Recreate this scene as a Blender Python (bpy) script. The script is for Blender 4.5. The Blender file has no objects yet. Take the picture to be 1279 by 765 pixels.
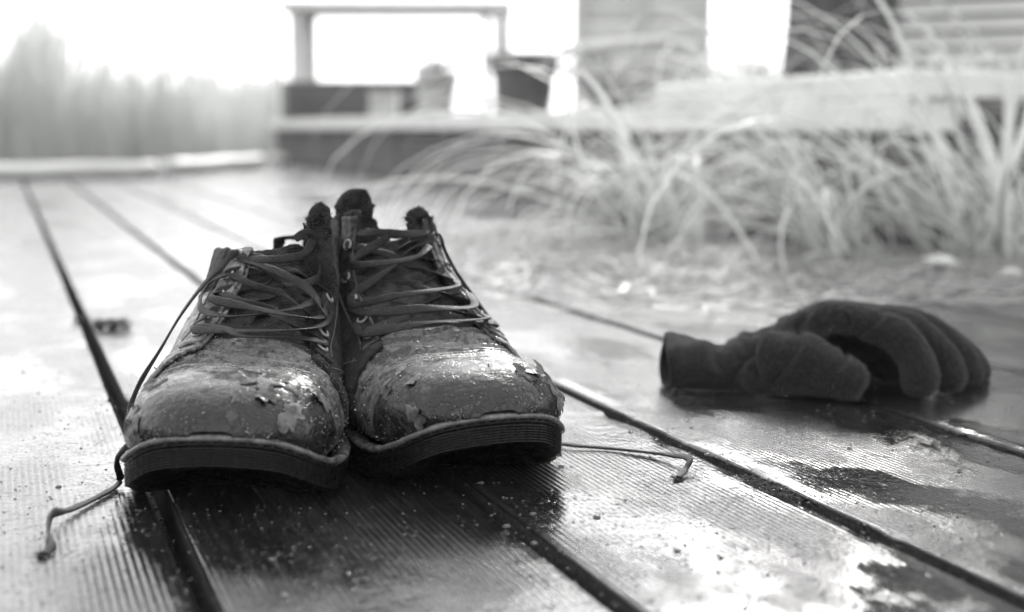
import bpy, math, random
import numpy as np
from mathutils import Vector, Matrix
rnd = random.Random(7); nr = np.random.RandomState(11)
scene = bpy.context.scene; COL = scene.collection
PI = math.pi

# ---------------------------------------------------------------- camera, sky, sun, exposure
FPX, CX, CY, HOR, H = 1800.0, 639.5, 382.5, 160.0, 0.20
pitch = math.atan((CY-HOR)/FPX)
cam = bpy.data.cameras.new('camera'); camo = bpy.data.objects.new('camera', cam); COL.objects.link(camo)
camo.location = (0, 0, H); camo.rotation_euler = (PI/2-pitch, 0, 0)
cam.sensor_width = 36; cam.lens = FPX/1279*36; cam.clip_start = .02; cam.clip_end = 3000
cam.dof.use_dof = True; cam.dof.focus_distance = .84; cam.dof.aperture_fstop = 5.1
scene.camera = camo
SUN_EL, SUN_AZ = math.radians(25), math.radians(12.5)      # azimuth right of straight ahead
world = bpy.data.worlds.new('World'); scene.world = world; world.use_nodes = True
wn = world.node_tree; wn.nodes.clear()
sky = wn.nodes.new('ShaderNodeTexSky'); sky.sky_type = 'NISHITA'; sky.sun_disc = False
sky.sun_elevation = SUN_EL; sky.sun_rotation = SUN_AZ; sky.air_density = 1.0; sky.dust_density = 4.0
bw = wn.nodes.new('ShaderNodeRGBToBW'); bg = wn.nodes.new('ShaderNodeBackground'); wo = wn.nodes.new('ShaderNodeOutputWorld')
bg.inputs['Strength'].default_value = .14
# overcast: the clear sky's range is compressed, as cloud does, and the photograph is black and white
pw = wn.nodes.new('ShaderNodeMath'); pw.operation = 'POWER'; pw.inputs[1].default_value = .30
mu = wn.nodes.new('ShaderNodeMath'); mu.operation = 'MULTIPLY'; mu.inputs[1].default_value = 3.6
wn.links.new(sky.outputs[0], bw.inputs[0]); wn.links.new(bw.outputs[0], pw.inputs[0]); wn.links.new(pw.outputs[0], mu.inputs[0]); wn.links.new(mu.outputs[0], bg.inputs[0]); wn.links.new(bg.outputs[0], wo.inputs[0])
sl = bpy.data.lights.new('sun', 'SUN'); sl.energy = .6; sl.angle = math.radians(11); sl.color = (1, .99, .97)
so = bpy.data.objects.new('sun', sl); COL.objects.link(so)
sd = Vector((math.sin(SUN_AZ)*math.cos(SUN_EL), math.cos(SUN_AZ)*math.cos(SUN_EL), math.sin(SUN_EL)))
so.rotation_euler = sd.to_track_quat('Z', 'Y').to_euler()
vs = scene.view_settings; vs.view_transform = 'Standard'; vs.look = 'None'; vs.exposure = 1.45; vs.gamma = 1

# ---------------------------------------------------------------- helpers
def ray(px, py):
    x, y = (px-CX)/FPX, (CY-py)/FPX
    c, s = math.cos(pitch), math.sin(pitch)
    return Vector((x, c + y*s, -s + y*c))
def ground(px, py, z=0.0):
    r = ray(px, py); t = (z-H)/r.z
    return Vector((r.x*t, r.y*t, z))
def at(px, py, Y):
    r = ray(px, py); t = Y/r.y
    return Vector((r.x*t, Y, H + r.z*t))

_tab = nr.rand(64, 64, 64)
def vnoise(P):
    P = np.asarray(P); i = np.floor(P).astype(int); f = P-i; f = f*f*(3-2*f); r = 0
    for a in (0, 1):
        for b in (0, 1):
            for c in (0, 1):
                w = (f[..., 0] if a else 1-f[..., 0])*(f[..., 1] if b else 1-f[..., 1])*(f[..., 2] if c else 1-f[..., 2])
                r = r + w*_tab[(i[..., 0]+a) & 63, (i[..., 1]+b) & 63, (i[..., 2]+c) & 63]
    return r*2-1
def fbm(P, o=4, g=.5):
    P = np.asarray(P); r = 0; a = 1; n = 0
    for k in range(o):
        r = r + a*vnoise(P+17.3*k); n += a; a *= g; P = P*2.03
    return r/n

def mesh_obj(name, verts, faces, mat, parent=None, smooth=True, uv=None):
    me = bpy.data.meshes.new(name)
    me.from_pydata([tuple(v) for v in verts], [], faces)
    if smooth: me.polygons.foreach_set('use_smooth', [True]*len(me.polygons))
    if mat: me.materials.append(mat)
    o = bpy.data.objects.new(name, me); COL.objects.link(o)
    if parent: o.parent = parent
    return o
def empty(name, loc=(0, 0, 0), rz=0.0):
    o = bpy.data.objects.new(name, None); COL.objects.link(o); o.location = loc; o.rotation_euler = (0, 0, rz)
    o.empty_display_size = .02
    return o
def tag(o, label=None, cat=None, group=None, kind=None):
    if label: o['label'] = label
    if cat: o['category'] = cat
    if group: o['group'] = group
    if kind: o['kind'] = kind
    return o

class MB:
    def __init__(s): s.v = []; s.f = []
    def add(s, V, F):
        n = len(s.v); s.v += [tuple(map(float, p)) for p in V]; s.f += [tuple(i+n for i in q) for q in F]; return s
    def box(s, a, b, M=None, bev=0.0):
        x0, y0, z0 = a; x1, y1, z1 = b
        if bev <= 0:
            V = [(x, y, z) for z in (z0, z1) for y in (y0, y1) for x in (x0, x1)]
            F = [(0, 2, 3, 1), (4, 5, 7, 6), (0, 1, 5, 4), (2, 6, 7, 3), (0, 4, 6, 2), (1, 3, 7, 5)]
        else:
            V = []; F = []
            lv = [(z0, bev), (z0+bev, 0), (z1-bev, 0), (z1, bev)]
            for z, i in lv:
                c = bev
                V += [(x0+i+c, y0+i, z), (x1-i-c, y0+i, z), (x1-i, y0+i+c, z), (x1-i, y1-i-c, z), (x1-i-c, y1-i, z), (x0+i+c, y1-i, z), (x0+i, y1-i-c, z), (x0+i, y0+i+c, z)]
            for k in range(3):
                for j in range(8): F.append((k*8+j, k*8+(j+1) % 8, k*8+8+(j+1) % 8, k*8+8+j))
            F.append(tuple(range(7, -1, -1))); F.append(tuple(range(24, 32)))
        if M: V = [M @ Vector(p) for p in V]
        return s.add(V, F)
    def tube(s, pts, rad, n=8, cap=True, squash=None):
        pts = [Vector(p) for p in pts]; m = len(pts)
        if not hasattr(rad, '__len__'): rad = [rad]*m
        up = None; V = []
        for i, p in enumerate(pts):
            t = (pts[min(i+1, m-1)]-pts[max(i-1, 0)]).normalized()
            if up is None: up = t.orthogonal().normalized()
            up = (up - t*up.dot(t)).normalized(); w = t.cross(up)
            for k in range(n):
                a = 2*PI*k/n; V.append(p + (up*math.cos(a) + w*math.sin(a))*rad[i])
        F = [(i*n+k, i*n+(k+1) % n, (i+1)*n+(k+1) % n, (i+1)*n+k) for i in range(m-1) for k in range(n)]
        if cap: F += [tuple(range(n-1, -1, -1)), tuple((m-1)*n+k for k in range(n))]
        return s.add(V, F)
    def lathe(s, prof, c=(0, 0, 0), n=24):
        c = Vector(c); V = []; F = []
        for r, z in prof:
            for k in range(n): a = 2*PI*k/n; V.append(c+Vector((r*math.cos(a), r*math.sin(a), z)))
        for i in range(len(prof)-1):
            for k in range(n): F.append((i*n+k, i*n+(k+1) % n, (i+1)*n+(k+1) % n, (i+1)*n+k))
        F.append(tuple(range(n-1, -1, -1)))
        return s.add(V, F)
    def build(s, name, mat, parent=None, smooth=False): return mesh_obj(name, s.v, s.f, mat, parent, smooth)

def catmull(P, k=8):
    P = [np.array(p, float) for p in P]; P = [2*P[0]-P[1]]+P+[2*P[-1]-P[-2]]; out = []
    for i in range(1, len(P)-2):
        for j in range(k):
            t = j/k; a, b, c, d = P[i-1:i+3]
            out.append(.5*((2*b)+(c-a)*t+(2*a-5*b+4*c-d)*t*t+(3*b-a-3*c+d)*t**3))
    out.append(P[-2]); return np.array(out)

# ---------------------------------------------------------------- materials
def mat_new(name):
    m = bpy.data.materials.new(name); m.use_nodes = True; nt = m.node_tree
    return m, nt, nt.nodes['Principled BSDF']
def N(nt, t, **kw):
    n = nt.nodes.new(t)
    for k, v in kw.items():
        if k in n.inputs.keys(): n.inputs[k].default_value = v
        else: setattr(n, k, v)
    return n
def gray(v): return (v*.985, v, v*.982, 1)
def ramp(nt, src, stops, const=False):
    r = nt.nodes.new('ShaderNodeValToRGB'); e = r.color_ramp.elements
    while len(e) > 1: e.remove(e[-1])
    e[0].position = stops[0][0]; e[0].color = gray(stops[0][1])
    for p, v in stops[1:]: q = e.new(p); q.color = gray(v)
    nt.links.new(src, r.inputs[0]); return r.outputs[0]
def math_(nt, op, a, b=None, clamp=False):
    n = nt.nodes.new('ShaderNodeMath'); n.operation = op; n.use_clamp = clamp
    for i, x in enumerate((a, b)):
        if x is None: continue
        if isinstance(x, (int, float)): n.inputs[i].default_value = x
        else: nt.links.new(x, n.inputs[i])
    return n.outputs[0]
def coord(nt, scale=(1, 1, 1), kind='Object'):
    tc = nt.nodes.new('ShaderNodeTexCoord'); mp = nt.nodes.new('ShaderNodeMapping'); mp.inputs['Scale'].default_value = scale
    nt.links.new(tc.outputs[kind], mp.inputs[0]); return mp.outputs[0]
def noise(nt, vec, sc, det=4, rough=.55, dist=0):
    n = nt.nodes.new('ShaderNodeTexNoise'); n.inputs['Scale'].default_value = sc; n.inputs['Detail'].default_value = det
    n.inputs['Roughness'].default_value = rough; n.inputs['Distortion'].default_value = dist
    nt.links.new(vec, n.inputs['Vector']); return n.outputs['Fac']
def bump(nt, h, dist, strength=1.0, prev=None):
    b = nt.nodes.new('ShaderNodeBump'); b.inputs['Distance'].default_value = dist
    if isinstance(strength, (int, float)): b.inputs['Strength'].default_value = strength
    else: nt.links.new(strength, b.inputs['Strength'])
    nt.links.new(h, b.inputs['Height'])
    if prev is not None: nt.links.new(prev, b.inputs['Normal'])
    return b.outputs[0]

def simple(name, lo, hi=None, rough=.6, sc=20, bsc=None, bd=.001, stretch=(1, 1, 1), coat=0, det=4):
    m, nt, p = mat_new(name); v = coord(nt, stretch)
    nt.links.new(ramp(nt, noise(nt, v, sc, det), [(.3, lo), (.7, hi if hi is not None else lo)]), p.inputs['Base Color'])
    p.inputs['Roughness'].default_value = rough; p.inputs['Coat Weight'].default_value = coat
    if bsc: nt.links.new(bump(nt, noise(nt, v, bsc, 5), bd), p.inputs['Normal'])
    return m

def deck_wood():
    m, nt, p = mat_new('wet_deck_wood')
    v = coord(nt)                      # local X across the plank, Y along it
    tc = nt.nodes.new('ShaderNodeTexCoord'); vg = nt.nodes.new('ShaderNodeVectorMath'); vg.operation = 'ADD'
    oi = nt.nodes.new('ShaderNodeObjectInfo')
    g = coord(nt, (1, .06, 1))
    grain = noise(nt, g, 260, 6, .6); blot = noise(nt, coord(nt, (1, .35, 1)), 14, 5, .6)
    col = math_(nt, 'ADD', math_(nt, 'MULTIPLY', grain, .6), math_(nt, 'MULTIPLY', blot, .5))
    nt.links.new(ramp(nt, col, [(.30, .004), (.52, .012), (.75, .038)]), p.inputs['Base Color'])
    # milled grooves (3.6 mm) along the board
    w = nt.nodes.new('ShaderNodeTexWave'); w.wave_type = 'BANDS'; w.bands_direction = 'X'; w.wave_profile = 'SIN'
    w.inputs['Scale'].default_value = 2*PI/.0037/20; w.inputs['Distortion'].default_value = .0
    nt.links.new(coord(nt, (1, 1, 1)), w.inputs['Vector'])
    film = noise(nt, coord(nt, (1, .5, 1)), 9, 4, .55)           # where the water stands over the grooves
    dry = ramp(nt, film, [(.44, .08), (.54, 1.0)])
    b1 = bump(nt, w.outputs['Fac'], .0007, math_(nt, 'MULTIPLY', dry, .7))
    rip = noise(nt, coord(nt, (1, 1, 1)), 170, 3, .5)
    sw = noise(nt, coord(nt, (1, 1, 1)), 34, 2, .5)
    b2 = bump(nt, rip, .0010, .32, b1); b2 = bump(nt, sw, .0020, .3, b2)
    fine = noise(nt, coord(nt, (1, .5, 1)), 800, 4, .7)
    b3 = bump(nt, fine, .0007, math_(nt, 'MULTIPLY', dry, .65), b2)
    vo = nt.nodes.new('ShaderNodeTexVoronoi'); vo.inputs['Scale'].default_value = 210
    nt.links.new(coord(nt), vo.inputs['Vector'])
    drop = ramp(nt, vo.outputs['Distance'], [(.0, 1.0), (.22, .7), (.30, 0)])
    dm = ramp(nt, noise(nt, coord(nt), 60, 2), [(.52, 0), (.62, 1)])
    b4 = bump(nt, math_(nt, 'MULTIPLY', drop, dm), .0012, .9, b3)
    v2 = nt.nodes.new('ShaderNodeTexVoronoi'); v2.inputs['Scale'].default_value = 520; nt.links.new(coord(nt), v2.inputs['Vector'])
    d2 = ramp(nt, v2.outputs['Distance'], [(.0, 1.0), (.24, .7), (.34, 0)]); m2 = ramp(nt, noise(nt, coord(nt), 23, 3), [(.44, 0), (.58, 1)])
    b4 = bump(nt, math_(nt, 'MULTIPLY', d2, m2), .0007, .8, b4)
    nt.links.new(b4, p.inputs['Normal'])
    nt.links.new(ramp(nt, math_(nt, 'ADD', math_(nt, 'MULTIPLY', film, .7), math_(nt, 'MULTIPLY', grain, .3)), [(.38, .08), (.50, .13), (.66, .28)]), p.inputs['Roughness'])
    p.inputs['IOR'].default_value = 1.45
    p.inputs['Coat Weight'].default_value = .35; p.inputs['Coat Roughness'].default_value = .12; p.inputs['Coat IOR'].default_value = 1.33
    nt.links.new(b2, p.inputs['Coat Normal'])
    return m

def leather(name, base=.05, worn=.22, wear=.55, rough=.33, scr=1.0):
    m, nt, p = mat_new(name); v = coord(nt)
    big = noise(nt, v, 46, 9, .70, .7); mid = noise(nt, v, 160, 5, .6); fine = noise(nt, v, 900, 3, .6)
    s = math_(nt, 'ADD', math_(nt, 'MULTIPLY', big, .62), math_(nt, 'MULTIPLY', mid, .43))
    nt.links.new(ramp(nt, s, [(wear-.20, base*.45), (wear-.03, base), (wear+.0, worn*.55), (wear+.12, worn)]), p.inputs['Base Color'])
    nt.links.new(ramp(nt, mid, [(.35, rough-.10), (.65, rough+.18)]), p.inputs['Roughness'])
    vo = nt.nodes.new('ShaderNodeTexVoronoi'); vo.feature = 'DISTANCE_TO_EDGE'; vo.inputs['Scale'].default_value = 170
    nv = nt.nodes.new('ShaderNodeVectorMath'); nv.operation = 'ADD'; nn = nt.nodes.new('ShaderNodeTexNoise'); nn.inputs['Scale'].default_value = 90
    ml = nt.nodes.new('ShaderNodeVectorMath'); ml.operation = 'SCALE'; ml.inputs['Scale'].default_value = .012
    nt.links.new(v, nn.inputs['Vector']); nt.links.new(nn.outputs['Color'], ml.inputs[0]); nt.links.new(v, nv.inputs[0]); nt.links.new(ml.outputs[0], nv.inputs[1])
    nt.links.new(nv.outputs[0], vo.inputs['Vector'])
    crack = ramp(nt, vo.outputs['Distance'], [(.0, 0), (.10, 1)])
    edge = ramp(nt, s, [(wear-.03, 1), (wear+.01, 0)])
    b = bump(nt, edge, .0009, .8*scr)
    b = bump(nt, crack, .0004, .5*scr, b)
    b = bump(nt, mid, .0013, .5, b)
    b = bump(nt, fine, .00025, .5, b)
    nt.links.new(b, p.inputs['Normal'])
    p.inputs['Coat Weight'].default_value = .3; p.inputs['Coat Roughness'].default_value = .12; p.inputs['Specular IOR Level'].default_value = .38
    return m

def fabric(name, lo, hi, sc=900, rough=.85, bd=.0007, sheen=.3, spec=.15, nsc=120):
    m, nt, p = mat_new(name); v = coord(nt)
    w1 = nt.nodes.new('ShaderNodeTexWave'); w1.bands_direction = 'DIAGONAL'; w1.inputs['Scale'].default_value = sc/3; w1.inputs['Distortion'].default_value = 1.5; w1.inputs['Detail'].default_value = 2
    nt.links.new(v, w1.inputs['Vector'])
    mp = coord(nt, (-1, 1, .9)); w2 = nt.nodes.new('ShaderNodeTexWave'); w2.bands_direction = 'DIAGONAL'; w2.inputs['Scale'].default_value = sc/3; w2.inputs['Distortion'].default_value = 1.5
    nt.links.new(mp, w2.inputs['Vector'])
    wv = math_(nt, 'MULTIPLY', w1.outputs['Fac'], w2.outputs['Fac']); n = noise(nt, v, nsc, 6, .7)
    s = math_(nt, 'ADD', math_(nt, 'MULTIPLY', wv, .3), math_(nt, 'MULTIPLY', n, .75))
    nt.links.new(ramp(nt, s, [(.34, lo), (.44, lo*.5+hi*.3), (.60, hi)]), p.inputs['Base Color'])
    p.inputs['Specular IOR Level'].default_value = spec; p.inputs['Roughness'].default_value = rough; p.inputs['Sheen Weight'].default_value = sheen*.25; p.inputs['Sheen Roughness'].default_value = .4
    b = bump(nt, wv, bd, .8); b = bump(nt, n, .0022, .9, b); b = bump(nt, noise(nt, v, 620, 4, .7), .0009, .9, b); nt.links.new(b, p.inputs['Normal'])
    return m

def rubber(name, lo, hi, rough=.42, spec=.5):
    m, nt, p = mat_new(name); p.inputs['Specular IOR Level'].default_value = spec; v = coord(nt); n = noise(nt, v, 140, 5, .65)
    nt.links.new(ramp(nt, n, [(.35, lo), (.7, hi)]), p.inputs['Base Color'])
    nt.links.new(ramp(nt, noise(nt, v, 300, 3), [(.35, rough-.14), (.65, rough+.15)]), p.inputs['Roughness'])
    nt.links.new(bump(nt, noise(nt, v, 700, 4), .0005, .6), p.inputs['Normal'])
    return m

def leaf(name, lo, hi, tl=.35):
    m, nt, p = mat_new(name); oi = nt.nodes.new('ShaderNodeObjectInfo'); n = noise(nt, coord(nt), 14, 3)
    s = math_(nt, 'ADD', math_(nt, 'MULTIPLY', oi.outputs['Random'], .6), math_(nt, 'MULTIPLY', n, .5))
    nt.links.new(ramp(nt, s, [(.15, lo), (.9, hi)]), p.inputs['Base Color']); p.inputs['Roughness'].default_value = .35
    tr = nt.nodes.new('ShaderNodeBsdfTranslucent'); tr.inputs[0].default_value = gray(hi*1.0); mx = nt.nodes.new('ShaderNodeMixShader'); mx.inputs[0].default_value = tl
    out = nt.nodes['Material Output']; nt.links.new(p.outputs[0], mx.inputs[1]); nt.links.new(tr.outputs[0], mx.inputs[2]); nt.links.new(mx.outputs[0], out.inputs[0])
    return m

M = dict(
    wood=deck_wood(), leather=leather('cracked_wet_leather', .045, .20, .55), toe=leather('peeling_toe_leather', .009, .055, .58, .27, 1.3),
    vamp=leather('worn_vamp_leather', .035, .14, .50, .26), quarter=leather('worn_quarter_leather', .03, .20, .50, .34),
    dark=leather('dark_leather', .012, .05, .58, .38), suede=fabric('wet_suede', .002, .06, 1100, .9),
    mesh=fabric('collar_mesh', .03, .20, 1900, .75), lining=fabric('dark_lining', .006, .02, 900, .95), tongue=fabric('padded_tongue', .005, .07, 700, .8),
    lace=fabric('wet_lace', .004, .030, 2200, .40, .0005, .1, .4), welt=rubber('welt_rubber', .04, .17, .28), sole=rubber('black_sole_rubber', .002, .008, .34, .22),
    stitch=simple('stitch_thread', .06, .16, .7, 300), flake=leather('curled_flake', .05, .13, .5, .5), grit=simple('grit', .10, .5, .4, 400),
    eyelet=simple('eyelet_metal', .15, .35, .3, 400), drop=simple('moss', .03, .12, .9, 300, 500, .002),
    sawn=simple('dirty_sawn_edge', .004, .05, .85, 260, 420, .002), under=simple('dark_ground', .01, .03, .7, 30, 60, .01), glove=fabric('wet_fleece', .005, .055, 1400, .95, .0014, .9, .15, 420),
    pale=simple('pale_painted_timber', .7, .85, .4, 6, 60, .002, (1, 1, 1)), white=simple('white_weathered_timber', .68, .85, .35, 6, 40, .002),
    slat=simple('grey_slat_timber', .09, .16, .5, 9, 50, .002, (.3, 1, 1)), darkslat=simple('dark_slat_timber', .07, .13, .6, 9, 50, .002),
    pot=simple('pale_glazed_pot', .45, .6, .3, 8), planter=simple('dark_planter', .10, .16, .5, 8, 30, .003), bark=simple('wet_bark', .02, .07, .6, 12, 26, .02, (1, 1, .3)),
    blade=leaf('grass_blade', .6, .92, .4), reed=leaf('reed_blade', .45, .62, .55), dead=leaf('dead_leaf', .25, .55),  # reed tone is lightened, so some of the distance haze is in its colour
    lake=simple('lake_water', .05, .08, .12, 2, 3, .03), hill=simple('far_bank', .10, .2, .9, 1), screen=simple('pale_screen_boards', .62, .75, .6, 5, 20, .003), pebble=simple('pale_pebble', .4, .75, .3, 30),
)

# ---------------------------------------------------------------- the deck
_d = ray(0, HOR); D = Vector((_d.x, _d.y, 0)).normalized(); Pp = Vector((D.y, -D.x, 0))      # along / across (to the right)
rot_deck = math.atan2(-D.x, D.y)
ms = [.435, 1.301, 2.156, 3.138, 4.17, 5.33]
joints = [ground(m*340, 500).dot(Pp) for m in ms]
wl = joints[1]-joints[0]; wr = .178
joints = [joints[0]-wl*k for k in range(26, 0, -1)] + joints + [joints[-1]+wr*k for k in range(1, 14)]
deck = tag(empty('deck'), 'wet grooved timber deck of long boards with dark open joints', None, None, 'structure')
GAP = .0105; T = .028
def plank(a, b, y0, y1, fine, zt, tilt):
    hw = (b-a-GAP)/2; c = (a+b)/2
    prof = [(-hw, -T), (-hw+.0001, -T+.001), (-hw+.0001, -.0045), (-hw+.0001, -.0030), (-hw+.0004, -.0014), (-hw+.0011, -.0004), (-hw+.0022, 0)]
    k = 14 if fine else 2
    prof += [(-hw+.0022+(2*hw-.0044)*i/k, 0) for i in range(1, k)]
    prof += [(-x, z) for x, z in reversed(prof[:7])]
    if fine:
        ys = np.concatenate([np.arange(y0, 2.6, .007), np.arange(2.6, y1, .4), [y1]])
    else: ys = np.linspace(y0, y1, 4)
    pr = np.array(prof); V = np.zeros((len(ys), len(pr), 3)); V[:, :, 0] = pr[:, 0]; V[:, :, 1] = ys[:, None]; V[:, :, 2] = pr[:, 1]
    V[:, :, 2] += zt + tilt*V[:, :, 0]
    if fine:
        Q = V.copy(); Q[..., 0] += c
        e = np.clip(1-(hw-np.abs(V[..., 0]))/.006, 0, 1)           # edge zone
        n = fbm(Q*55, 3); n2 = np.clip(fbm(Q*22+5, 3)-.30, 0, 1)
        V[..., 0] -= np.sign(V[..., 0])*e*(.0006*np.abs(n)+.006*n2)
        V[..., 2] -= e*np.abs(n2)*.008*(V[..., 2] > -.02)
        V[..., 2] += .0006*fbm(Q*np.array([18, 5, 1]), 3)*(V[..., 2] > -.01)
    m = len(pr); F = [(i*m+j, i*m+j+1, (i+1)*m+j+1, (i+1)*m+j) for i in range(len(ys)-1) for j in range(m-1)]
    F += [tuple(range(m-1, -1, -1)), tuple((len(ys)-1)*m+j for j in range(m))]
    F += [((i+1)*m, (i+1)*m+m-1, i*m+m-1, i*m) for i in range(len(ys)-1)]
    o = mesh_obj('plank', V.reshape(-1, 3), F, M['wood'], deck, fine)
    o.data.materials.append(M['sawn'])
    mi = [1 if len(f.vertices) == 4 and max(o.data.vertices[v].co.z for v in f.vertices) < -.0022 else 0 for f in o.data.polygons]
    o.data.polygons.foreach_set('material_index', mi)
    o.location = Pp*c; o.rotation_euler = (0, 0, rot_deck)
    return o
for i in range(len(joints)-1):
    a, b = joints[i], joints[i+1]; c = (a+b)/2
    near = -.75 < c < 1.7
    # the far end of the deck runs square to the camera: cut each board there
    yend = (9.4 - Pp.y*c)/D.y
    y0 = -1.0 if c < 2 else .3
    r = random.Random(i)
    cut = yend
    if r.random() < .55: cut = min(yend-.5, 3.0+r.random()*3.5)
    plank(a, b, y0, cut-.002, near, r.uniform(-.0006, .0006), r.uniform(-.004, .004))
    if cut < yend: plank(a, b, cut+.002, yend, False, r.uniform(-.001, .001), 0)
under = MB().add([(-30, -6, -.16), (30, -6, -.16), (30, 9.2, -.16), (-30, 9.2, -.16)], [(0, 1, 2, 3)]).build('ground', M['under']); tag(under, 'dark wet soil below the deck boards', None, None, 'structure')
jo = MB()
for k in range(8):
    c = 0.1+k*.62
    mt = Matrix.Rotation(rot_deck, 4, 'Z'); jo.box((-4.4, c, -.15), (3.2, c+.045, -T-.0025), mt)
j = jo.build('joist', M['under'], deck)

# ---------------------------------------------------------------- the boots
ST = np.array([  # Fy Fz  By Bz  W  q  p
 (.0005, .0450, .0005, .0430, .010, 1.5, .75), (.0035, .0515, .0040, .0400, .024, 1.6, .76), (.0100, .0580, .0105, .0365, .0350, 1.7, .74),
 (.0220, .0635, .0220, .0280, .0458, 1.70, .64), (.0400, .0665, .0400, .0212, .0542, 1.7, .58), (.0620, .0680, .0620, .0185, .0588, 1.65, .56),
 (.0850, .0700, .0850, .0185, .0595, 1.55, .60), (.1050, .0745, .1100, .0185, .0578, 1.40, .66), (.1250, .0825, .1450, .0190, .0530, 1.25, .75),
 (.1430, .0925, .1900, .0190, .0515, 1.15, .78), (.1600, .1030, .2400, .0200, .0485, 1.08, .80), (.1720, .1135, .2800, .0290, .0445, 1.05, .82),
 (.1800, .1240, .2900, .0560, .0405, 1.0, .84), (.1860, .1345, .2870, .0880, .0360, 1.0, .85), (.1900, .1450, .2840, .1160, .0350, 1.0, .86)])
def st(u):
    u = np.asarray(u, float); n = len(ST); i = np.clip(np.floor(u).astype(int), 0, n-2); t = (u-i)[..., None]
    g = lambda k: ST[np.clip(k, 0, n-1)]
    p0, p1, p2, p3 = g(i-1), g(i), g(i+1), g(i+2)
    m1 = np.where((i == 0)[..., None], p2-p1, (p2-p0)/2); m2 = np.where((i == n-2)[..., None], p2-p1, (p3-p1)/2)
    h = (2*t**3-3*t**2+1)*p1+(t**3-2*t**2+t)*m1+(-2*t**3+3*t**2)*p2+(t**3-t**2)*m2
    ex = p2+(p2-p1)*(t-1)
    return np.where(t > 1, ex, h)
def surf(u, v, side):
    s = st(u); a = PI*np.abs(v); sg = np.sign(v)
    h = ((1+np.cos(a))/2)**s[..., 5]; x = np.abs(np.sin(a))**s[..., 6]*sg*s[..., 4]
    y = s[..., 2]+(s[..., 0]-s[..., 2])*h; z = s[..., 3]+(s[..., 1]-s[..., 3])*h
    x = x + side*.006*np.cos(np.clip(y, 0, .2)/.2*PI)      # slight inward sweep of the toe
    return np.stack([x, y, z], -1)
def surfn(u, v, side):
    e = .004; v = np.where(np.abs(v) < 1e-4, 1e-4, v)
    du = surf(u+e*5, v, side)-surf(np.maximum(u-e*5, 0), v, side); dv = surf(u, np.clip(v+e, -.9999, .9999), side)-surf(u, np.clip(v-e, -.9999, .9999), side)
    n = np.cross(dv, du); n /= np.linalg.norm(n, axis=-1, keepdims=True)+1e-12
    P = surf(u, v, side); c = st(u); ctr = np.stack([P[..., 0]*0, (c[..., 0]+c[..., 2])/2, (c[..., 1]+c[..., 3])/2-.0], -1)
    sgn = np.sign(((P-ctr)*n).sum(-1, keepdims=True)); sgn[sgn == 0] = 1
    return P, n*sgn
def panel(name, fu, fv, nu, nv, off, th, mat, parent, side, seed=0, rough=.0006, creases=None, edge=.0, fn=None):
    s, t = np.meshgrid(np.linspace(0, 1, nu), np.linspace(0, 1, nv), indexing='ij')
    u = fu(s, t); v = fv(s, t)
    if edge:
        q = np.stack([s*6, t*9, s*0+seed], -1); w = np.clip(1-np.minimum(np.minimum(s, 1-s), np.minimum(t, 1-t))/.06, 0, 1)
        u = u + edge*w*fbm(q*2.5, 3)*2.2; v = v + edge*.12*w*fbm(q*2.5+9, 3)
    v = np.clip(v, -.9995, .9995); v = np.where(np.abs(v) < 5e-4, 5e-4, v)
    P, n = surfn(u, v, side)
    d = off + rough*fbm(P*95+seed*3.1, 4) + rough*.5*fbm(P*330+seed, 2)
    # edges roll down to the layer below
    ed = np.minimum(np.minimum(s*nu, (1-s)*nu), np.minimum(t*nv, (1-t)*nv)); d = d - np.clip(1-ed/1.5, 0, 1)*th*.35
    if creases is not None: d = d + creases(P)
    A = P + n*d[..., None]; B = P + n*(d-th)[..., None]
    if fn is not None: A = fn(A, s, t, u, v); B = fn(B, s, t, u, v)
    V = np.concatenate([A.reshape(-1, 3), B.reshape(-1, 3)]); K = nu*nv; I = lambda i, j: i*nv+j
    F = []
    for i in range(nu-1):
        for j in range(nv-1):
            F.append((I(i, j), I(i+1, j), I(i+1, j+1), I(i, j+1))); F.append((K+I(i, j), K+I(i, j+1), K+I(i+1, j+1), K+I(i+1, j)))
    for i in range(nu-1):
        F.append((I(i, 0), K+I(i, 0), K+I(i+1, 0), I(i+1, 0))); F.append((I(i, nv-1), I(i+1, nv-1), K+I(i+1, nv-1), K+I(i, nv-1)))
    for j in range(nv-1):
        F.append((I(0, j), I(0, j+1), K+I(0, j+1), K+I(0, j))); F.append((I(nu-1, j), K+I(nu-1, j), K+I(nu-1, j+1), I(nu-1, j+1)))
    return mesh_obj(name, V, F, mat, parent)
ZS = lambda y: np.interp(y, [0, .007, .015, .025, .037, .05, .065, .1, 1], [.0235, .0195, .0140, .0080, .0032, .0008, .0002, 0, 0])
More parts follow.
